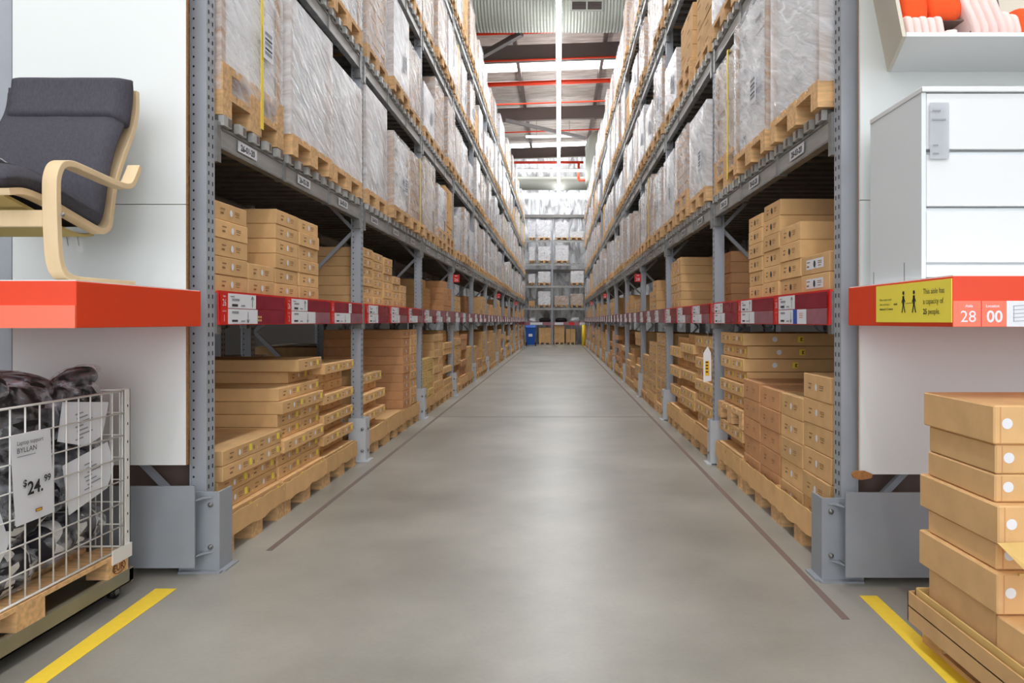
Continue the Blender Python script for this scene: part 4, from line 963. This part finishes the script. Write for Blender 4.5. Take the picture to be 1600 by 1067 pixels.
# ------------------------------------------------------------------ wire cage trolley
ct = thing('cage_trolley', 'white wire cage on a wooden pallet and wheeled steel dolly', 'trolley', (-2.44, 2.66, 0))
cx0, cx1, cy0, cy1 = -.4, .4, -.62, .62     # local extents
m = MB()
for x in (cx0, cx1): m.box(x - .03 * (x > 0), x + .03 * (x < 0), cy0 - .02, cy1 + .02, .062, .128, 'dolly')
for y in (cy0 - .02, cy1 - .01): m.box(cx0, cx1, y, y + .03, .066, .122, 'dolly')
m.box(cx0, cx1, cy0, cy1, .062, .068, 'dolly'); m.build('dolly', ct)
for x in (cx0 + .07, cx1 - .05):
    for y in (cy0 + .08, cy1 - .05):
        m = MB(); m.tube([(x - .013, y, .031), (x + .013, y, .031)], .031, 'black', 20); m.tube([(x - .015, y, .031), (x + .016, y, .031)], .012, 'galv', 10)
        m.box(x + .017, x + .02, y - .014, y + .014, .02, .062, 'galv'); m.box(x - .02, x - .017, y - .014, y + .014, .02, .062, 'galv'); m.build('caster', ct)
pm_ = MB()
Lh = .6
for xx, w_ in ((-.4, .1), (-.0725, .145), (.3, .1)):
    for yy, wy in ((-.6, .145), (-.0725, .145), (.455, .145)): pm_.box(xx, xx + w_, yy, yy + wy, .128, .195, 'wood')
for yy in (-.6, -.0725, .455): pm_.box(-.4, .4, yy, yy + .145, .195, .208, 'wood')
for xx, w_ in ((-.4, .145), (-.2, .1), (-.0725, .145), (.1, .1), (.255, .145)): pm_.box(xx, xx + w_, -.6, .6, .208, .226, 'wood')
o = pm_.build('pallet', ct)
s = MB(); s.text('EUR', (.4005, .53, .148), (0, 1, 0), (0, 0, 1), .03, 'stamp', .001, True, 'c')
ring = [(.402, .53 + .045 * math.cos(a * math.pi / 10), .162 + .027 * math.sin(a * math.pi / 10)) for a in range(20)]; s.tube(ring, .0018, 'stamp', 5, True); st_ = s.build('pallet_stamp', ct); st_.parent = o
ZC0, ZC1 = .235, .975
def wires(name, P0, r, W, corner=True):
    m = MB(); P0 = Vector(P0); r = Vector(r); n = int(round(W / .072))
    for i in range(n + 1): m.tube([P0 + r * (W * i / n) + Vector((0, 0, ZC0)), P0 + r * (W * i / n) + Vector((0, 0, ZC1))], .0032, 'wire', 6)
    for i in range(8):
        z = ZC0 + (ZC1 - ZC0) * i / 7; m.tube([P0 + Vector((0, 0, z)) + r.cross(Vector((0, 0, 1))) * .005, P0 + r * W + Vector((0, 0, z)) + r.cross(Vector((0, 0, 1))) * .005], .0032 if 0 < i < 7 else .005, 'wire', 6)
    m.build(name, ct)
wires('mesh_side', (.385, -.6, 0), (0, 1, 0), 1.18); wires('mesh_side', (-.385, -.6, 0), (0, 1, 0), 1.18)
wires('mesh_side', (-.385, .6, 0), (1, 0, 0), .77); wires('mesh_side', (-.385, -.6, 0), (1, 0, 0), .77)
for x in (-.4, .37):
    for y in (-.62, .58):
        m = MB(); m.box(x, x + .004 + .026 * (x > 0) * 0, y, y + .035, ZC0 - .02, ZC1 + .005, 'wire'); m.box(x, x + .03, y + (.031 if y > 0 else 0), y + (.035 if y > 0 else .004), ZC0 - .02, ZC1 + .005, 'wire')
        m.box(x + .026, x + .03, y, y + .035, ZC0 - .02, ZC1 + .005, 'wire')
        for i in range(8): m.box(x + .0301, x + .0308, y + .013, y + .019, .3 + i * .085, .312 + i * .085, 'hole')
        yb2 = y - .1 if y > 0 else y; m.box(x + (.03 if x > 0 else -.004), x + (.036 if x > 0 else .0), yb2, yb2 + .14, .185, .25, 'wire'); m.build('corner_post', ct)
# price sign on the cage
pz = thing('price_sign', 'white price sign hung on the wire cage, twenty-four dollars ninety-nine', 'sign', (0, 0, 0))
Xs = -2.04
def sp(x, y, dX=0): Y = Xs * F / (x - VX); return Vector((Xs + dX, Y, H - (y - VY) * Y / F))
c = [sp(8, 678), sp(73, 666), sp(82, 784), sp(18, 804)]
y0s, y1s = 2.545, 2.745
m = MB(); vs = []; n = 8
zt, zb2 = .875, .535
for j in range(n + 1):
    z = zt + (zb2 - zt) * j / n; cur = .012 * (j / n) ** 2
    vs += [(Xs + .012 + cur, y0s + .01 * j / n, z), (Xs + .012 + cur * .2, y1s + .02 * j / n, z)]
m.add(vs, [(2 * j, 2 * j + 2, 2 * j + 3, 2 * j + 1) for j in range(n)] + [(2 * j + 1, 2 * j + 3, 2 * j + 2, 2 * j) for j in range(n)], 'white'); m.build('card', pz)
m = MB(); A = (0, 1, 0); U = (0, 0, 1); xo = Xs + .017
m.text('Laptop support', (xo, 2.568, .835), A, U, .0165, 'inkd', .002, False, 'l', .92); m.text('BYLLAN', (xo, 2.568, .805), A, U, .02, 'inkd', .002, False); m.quad((xo, 2.568, .79), A, U, .09, .003, 'greyink', .002)
m.text('$', (xo, 2.595, .675), A, U, .026, 'inkd', .004, True); m.text('24.', (xo, 2.615, .64), A, U, .05, 'inkd', .005, True, 'l', .95); m.text('99', (xo, 2.70, .672), A, U, .026, 'inkd', .004, True)
m.quad((xo, 2.65, .565), A, U, .035, .013, 'ink', .008); m.quad((xo, 2.655, .568), A, U, .025, .006, 'skin_sign', .0085)
m.build('printed_text', pz)
# bagged laptop supports
def blob(m, c, rx, ry, rz_, mt, rot, e=.55, nz=.06, sd=0, infl=0):
    nu, nv = 28, 18; vs = []; fs = []; Rm = Matrix.Rotation(rot[0], 3, 'X') @ Matrix.Rotation(rot[1], 3, 'Y') @ Matrix.Rotation(rot[2], 3, 'Z'); pw = lambda v, e: math.copysign(abs(v) ** e, v)
    for j in range(nv + 1):
        ph = -math.pi / 2 + math.pi * j / nv
        for i in range(nu):
            th = 2 * math.pi * i / nu
            p = Vector((rx * pw(math.cos(ph), e) * pw(math.cos(th), e), ry * pw(math.cos(ph), e) * pw(math.sin(th), e), rz_ * pw(math.sin(ph), .9)))
            p *= 1 + infl + nz * noise.fractal(p * 14 + Vector((sd, sd, sd)), 1.0, 2.0, 3)
            vs.append(Rm @ p)
    for j in range(nv):
        for i in range(nu): fs.append((j * nu + i, j * nu + (i + 1) % nu, (j + 1) * nu + (i + 1) % nu, (j + 1) * nu + i))
    m.add(vs, fs, mt, True)
BAGS = [  # x, y, z, rx, ry, rz, rot, material, words
 (-2.20, 3.02, .37, .13, .20, .09, (.1, .0, 0), 'patt', 'patterned, lowest by the far cage end'),
 (-2.20, 2.62, .34, .14, .19, .10, (-.1, .1, 0), 'patt', 'patterned, lowest by the price sign'),
 (-2.18, 2.80, .54, .11, .17, .09, (.3, .1, 0), 'patt', 'patterned, second row beside the price sign'),
 (-2.19, 3.08, .62, .12, .16, .13, (.2, 0, 0), 'dkcloth', 'black, behind the lower document'),
 (-2.17, 2.62, .66, .10, .17, .14, (0, 0, 0), 'dkcloth', 'black, behind the price sign'),
 (-2.20, 3.06, .90, .12, .17, .12, (.25, 0, 0), 'dkcloth', 'black, upper row by the far cage end'),
 (-2.22, 2.72, .92, .13, .22, .12, (-.1, 0, 0), 'dkcloth', 'black, upper row in the cage middle'),
 (-2.55, 3.05, .42, .2, .16, .15, (0, 0, 0), 'patt', 'patterned, low at the panel side'),
 (-2.53, 2.7, .52, .17, .2, .22, (0, 0, 0), 'dkcloth', 'black, deep in the cage'),
 (-2.55, 3.06, .82, .19, .14, .2, (0, 0, 0), 'dkcloth', 'black, high at the panel side'),
 (-2.35, 2.90, 1.03, .17, .12, .05, (.1, .2, .3), 'dkcloth', 'dark, crumpled on top, in the middle'),
 (-2.17, 3.13, 1.03, .07, .10, .045, (.35, 0, 0), 'dkcloth', 'black, topmost at the far corner'),
 (-2.22, 2.58, 1.05, .12, .13, .06, (0, .2, 0), 'dkcloth', 'dark, topmost near the picture edge'),
]
for i, (x, y, z, a, b, c_, rot, mt, wd) in enumerate(BAGS):
    x -= .035 if x > -2.3 else 0
    o = thing('bagged_cushion', 'laptop support in clear plastic, %s' % wd, 'bag', (x, y, z), 'bagged laptop supports in the wire cage')
    m = MB(); blob(m, None, a, b, c_, mt, rot, .6, .07, i); m.build('cushion', o)
    m = MB(); blob(m, None, a, b, c_, 'bag', rot, .6, .22, i + 5, .08); m.s = [False] * len(m.s); m.build('plastic_bag', o)
for (pts, lb) in (([(90, 690), (98, 628), (170, 628), (160, 680), (135, 697)], 'white printed sheet inside the cage, the upper one'), ([(108, 805), (98, 728), (168, 690), (178, 725), (168, 762)], 'white printed sheet inside the cage, the lower one'), ([(0, 880), (0, 800), (9, 830), (20, 830), (10, 860)], 'white sheet low in the cage under the price sign')):
    m = MB(); X_ = -2.062
    q = [Vector((X_, X_ * F / (x - VX), H - (y - VY) * (X_ * F / (x - VX)) / F)) for x, y in pts]
    n = len(q); m.add(q + [v - Vector((.002, 0, 0)) for v in q], [tuple(range(n)), tuple(range(2 * n - 1, n - 1, -1))], 'white')
    cen = sum(q, Vector()) / n
    if n == 5 and pts[0][0] > 50:
        for i in range(7):
            m.quad(cen + Vector((.003, -.06 + .01 * (i % 3), .05 - i * .018)), (0, .98, .12), (0, -.12, .98), .05 + .04 * ((i * 7) % 3) / 2, .006, 'greyink')
    tag(m.build('printed_sheet'), lb, 'paper')

# ------------------------------------------------------------------ carton stack at the near corner
NX = 1.455
yN, yF_ = 2.3, 2.745
def rx_box(z0, z1, dxl, dyf, dyn, name_i, w_=.5):
    o = link('cardboard_box', None) if False else None
    m = MB(); x0 = NX + dxl; x1 = x0 + w_; y0_ = yN + dyn; y1_ = yF_ + dyf
    m.cbox(x0, x1, y0_, y1_, z0, z1 - .002, 'card', .005)
    m.box(x0 + .02, x0 + .024, y0_ - .0006, y0_, z0 + .004, z1 - .006, 'card2')
    for (a, b) in ((.135, .0), (.135, -.022), (.135, -.03)): m.box(x0 + a, x0 + a + .12, y0_ - .0008, y0_, (z0 + z1) / 2 + b, (z0 + z1) / 2 + b + .004, 'ink')
    for k_ in range(3): m.box(x0 + .135 + k_ * .018, x0 + .139 + k_ * .018, y0_ - .0008, y0_, (z0 + z1) / 2 - .03, (z0 + z1) / 2 - .012, 'ink')
    o = m.build('cardboard_box'); tag(o, 'brown carton in the stack beside the yellow floor tape, %s from the top' % ORD[name_i], 'box', 'cartons stacked at the aisle corner')
    c = MB(); c.disc((x0 + .044, y0_ - .0012, (z0 + z1) / 2 + .004), (1, 0, 0), (0, 0, 1), .018, 'white', 0, 28); c.build('round_sticker', o)
    return o
zt = [1.02, .888, .787, .692, .56, .468, .33, .2]
prop = [(0, .0, 0), (.012, -.02, .01), (.01, -.015, .01), (-.005, .02, -.03), (.008, -.02, .0), (-.008, .02, -.03), (.01, -.02, .01)]
for i in range(7):
    a, b, c = prop[i]; rx_box(zt[i + 1], zt[i], a, b, c, i)
m = MB(); a0 = px(1560, 846, 2.19); m.add([px(1558, 848, 2.26), px(1640, 846, 2.26), px(1660, 930, 2.02), px(1600, 890, 2.08)], [(0, 1, 2, 3)], 'card3')
m.box(NX + .06, NX + .3, 2.262, 2.268, .462, .47, 'card3'); tag(m.build('cardboard_flap'), 'pale open cardboard flap sticking out of the corner stack', 'cardboard')
m = MB(); m.cbox(NX + .0, NX + .5, 1.85, 2.29, .2, .325, 'card', .005); tag(m.build('cardboard_box'), 'brown carton at the very front of the corner stack, lowest layer', 'box')
o = link('wooden_pallet', PAL); o.rotation_euler = (0, 0, math.pi / 2); o.location = (1.475 + .4, 2.79 - .6, 0); tag(o, 'wooden pallet under the corner carton stack by the yellow tape', 'pallet')
t_ = thing('cardboard_tray', 'open cardboard tray between the pallet and the corner carton stack', 'tray', (0, 0, 0))
m = MB(); xa, xb, ya, yb_ = 1.42, 2.35, 1.5, 2.80
m.box(xa, xa + .006, ya, yb_, .085, .205, 'card'); m.box(xa, xb, yb_ - .006, yb_, .085, .205, 'card'); m.box(xa, xb, ya, yb_, .145, .15, 'card'); m.build('outer_tray', t_)
m = MB(); m.box(xa + .02, xa + .026, ya, yb_ - .02, .15, .225, 'card3'); m.box(xa + .02, xb, yb_ - .026, yb_ - .02, .15, .225, 'card3'); m.build('inner_tray', t_)
# floor tape
for a, b, lb in ((((243, 920), (276, 920)), ((38, 1067), (72, 1067)), 'yellow tape line on the floor beside the wire cage'), (((1343, 931), (1370, 931)), ((1480, 1067), (1517, 1067)), 'yellow tape line on the floor beside the corner carton stack')):
    def fl_(p): Y = F * H / (p[1] - VY); return Vector(((p[0] - VX) * Y / F, Y, 0))
    q = [fl_(p) for p in (a[0], a[1], b[1], b[0])]; d = (q[3] - q[0]); q[3] = q[0] + d * 1.6; d = (q[2] - q[1]); q[2] = q[1] + d * 1.6
    m = MB(); m.hexa([v + Vector((0, 0, .0003)) for v in (q[3], q[2], q[1], q[0])] + [v + Vector((0, 0, .0018)) for v in (q[3], q[2], q[1], q[0])], 'tape'); tag(m.build('floor_tape'), lb, 'floor tape')

# ------------------------------------------------------------------ hanging card at the second upright, dresser side
m = MB(); cx_ = 1.345; Yc = 6.02
q = [(0, 541), (5, 552), (5.5, 595), (-7, 597), (-7, 552)]
P2 = [px(1106 + a, b, Yc) for a, b in q]; n = len(P2)
m.add(P2 + [v + Vector((0, .004, 0)) for v in P2], [tuple(range(n)), tuple(range(2 * n - 1, n - 1, -1))] + [((i + 1) % n, i, n + i, n + (i + 1) % n) for i in range(n)], 'white')
m.quad(px(1102, 587, Yc - .003), (1, 0, 0), (0, 0, 1), .035, .13, 'skin_sign'); m.bar(px(1106, 541, Yc), px(1106, 512, Yc), .003, .003, 'greyink')
for i in range(4): m.quad(px(1102.6, 582 - i * 5, Yc - .005), (1, 0, 0), (0, 0, 1), .022, .012, 'inkd')
tag(m.build('hanging_card'), 'white pointed hanging card with a yellow patch by the second dresser-side upright', 'sign')

# ------------------------------------------------------------------ end of the aisle
er = thing('pallet_rack', 'grey rack across the end of the aisle, against the foil wall', 'rack', (0, 0, 0))
YE = 38.7
EL = [2.05, 3.3, 4.55, 5.85]
for x in (-3.2, -.42, 2.36):
    for yy in (YE, YE + 1.02):
        m = MB(); m.box(x, x + .09, yy, yy + .08, 0, 6.4, 'post'); m.build('upright', er)
for z in EL:
    for x in (-3.11, -.33):
        m = MB(); m.box(x, x + 2.69, YE - .01, YE + .04, z - .11, z, 'beam'); m.build('load_beam', er)
        m = MB()
        for i in range(10): m.box(x + .05 + i * .27, x + .15 + i * .27, YE - .03, YE + 1.1, z, z + .03, 'galv')
        m.build('support_bars', er)
for x in (-3.11, -.33):
    m = MB(); m.box(x, x + 2.69, YE - .02, YE + 1.1, 1.14, 1.16, 'chip'); m.build('shelf_board', er)
    m = MB(); m.box(x, x + 2.69, YE - .04, YE - .02, 1.08, 1.26, 'mauve'); m.box(x + .9, x + 1.2, YE - .045, YE - .04, 1.08, 1.26, 'red'); m.box(x + .1, x + .6, YE - .045, YE - .04, 1.1, 1.24, 'white'); m.box(x + 1.5, x + 2.2, YE - .045, YE - .04, 1.1, 1.24, 'white'); m.build('price_strip', er)
def end_load(xpix0, xpix1, ztop, zb, kind, lb):
    k_ = YE / F; x0 = (xpix0 - VX) * k_; x1 = (xpix1 - VX) * k_
    r = thing('pallet_load', lb, 'pallet load', ((x0 + x1) / 2, YE + .5, zb)); w_ = (x1 - x0) / 2
    o = link('pallet', PAL, r); o.rotation_euler = (0, 0, math.pi / 2); o.scale = (.8, w_ / .4 * .9 if w_ > .3 else .7, 1); o.scale = (.8, w_ / .42, 1)
    m = MB(); h = ztop - zb - .144; nl = max(2, int(h / .2)); mt = 'card' if kind == 'b' else 'cream' if kind == 'w' else 'kraft'
    for i in range(nl):
        for c in range(2): m.box(-w_ + c * w_ + .004, -w_ + (c + 1) * w_ - .004, -.45, .45, .144 + i * h / nl, .144 + (i + 1) * h / nl - .006, mt)
    m.build('carton_stack', r)
    if kind != 'b': f = film_mesh(.95, 2 * w_ + .04, h, random.Random(int(xpix0)), 'film'); o = f.build('stretch_film', r); o.rotation_euler = (0, 0, math.pi / 2)
TN = ['first', 'second', 'third', 'top']
for t_i, z, items in ((0, EL[0], ((841, 860, 455, 'w'), (867, 888, 462, 'k'), (892, 911, 459, 'k'), (826, 836, 470, 'b'))), (1, EL[1], ((841, 860, 424, 'w'), (892, 912, 423, 'w'), (826, 836, 428, 'w'))),
                      (2, EL[2], ((827, 836, 385, 'w'), (841, 860, 385, 'w'), (868, 888, 383, 'w'))), (3, EL[3], ((826, 837, 347, 'w'), (841, 860, 344, 'w'), (868, 888, 347, 'w'), (891, 911, 361, 'w')))):
    for i, (a, b, yt, kd) in enumerate(items):
        end_load(a, b, H + (VY - yt) * YE / F, z + .034, kd, '%s load on the end wall rack, %s beam level, %s' % ({'w': 'white wrapped', 'k': 'tan wrapped', 'b': 'brown low'}[kd], TN[t_i], ('by the post, armchair side', 'by the post, dresser side', 'at the dresser-side end', 'at the armchair-side end')[{841: 0, 867: 1, 868: 1, 891: 2, 892: 2, 826: 3, 827: 3}[a]]))
for a, b, yt, lb in ((842, 861, 512, 'brown carton load on the floor at the aisle end, armchair side of the post'), (866, 882, 508, 'tall white and brown carton load on the floor beside the end rack post'), (884, 899, 514, 'brown carton load with a dark band on the floor at the aisle end')):
    end_load(a, b, H + (VY - yt) * YE / F, 0, 'b', lb)
def bagpile(x0, x1, z, h, mt, label):
    m = MB(); k_ = (YE - .1) / F; xa, xb = (x0 - VX) * k_, (x1 - VX) * k_; m2 = MB()
    blob(m2, None, (xb - xa) / 2, .4, h / 2, mt, (0, 0, 0), .6, .15, x0); o = m2.build('wrapped_bag'); o.location = ((xa + xb) / 2, YE + .42, z + h / 2 + .04); tag(o, label, 'bag')
bagpile(826, 838, 1.16, .3, 'filmd', 'grey plastic wrapped bundle on the end rack shelf, armchair-side end'); bagpile(842, 860, 1.16, .3, 'dkcloth', 'dark wrapped bundle on the end rack shelf left of its post'.replace('left of', 'beside')); bagpile(868, 886, 1.16, .3, 'dkcloth', 'dark wrapped bundle on the end rack shelf past its post'); bagpile(890, 907, 1.16, .34, 'filmd', 'grey plastic bundle on the end rack shelf, dresser-side end')
m = MB(); blob(m, None, .3, .3, .38, 'filmd', (0, 0, 0), .8, .25, 3); o = m.build('wrapped_bag'); o.location = (XR + .34, 36.5, 1.47 + .44); tag(o, 'crumpled white plastic bundle on the dresser-side shelf near the aisle end', 'bag')
wb = thing('wheelie_bin', 'blue two-wheeled rubbish bin at the far end of the aisle', 'bin', (-1.48, 36.4, 0))
m = MB(); m.hexa([(-.2, -.24, .06), (.2, -.24, .06), (.2, .24, .06), (-.2, .24, .06), (-.28, -.34, .98), (.28, -.34, .98), (.28, .34, .98), (-.28, .34, .98)], 'blueb'); m.quad((-.1, -.3, .5), (1, 0, 0), (0, .12, .99), .2, .16, 'white', .02); m.build('body', wb)
m = MB(); m.hexa([(-.3, -.38, .98), (.3, -.38, .98), (.3, .38, .98), (-.3, .38, .98), (-.26, -.3, 1.06), (.26, -.3, 1.06), (.26, .36, 1.1), (-.26, .36, 1.1)], 'blueb'); m.build('lid', wb)
for x in (-.24, .24):
    m = MB(); m.tube([(x - .03, .26, .1), (x + .03, .26, .1)], .1, 'black', 16); m.build('wheel', wb)
m = MB(); m.tube([(1.32, 36.6, 0), (1.32, 36.6, 1.1)], .1, 'strap', 14); m.tube([(1.32, 36.6, 1.1), (1.32, 36.6, 1.13)], [.1, .05], 'strap', 14); tag(m.build('bollard'), 'yellow bollard at the far end of the dresser-side rack', 'bollard')
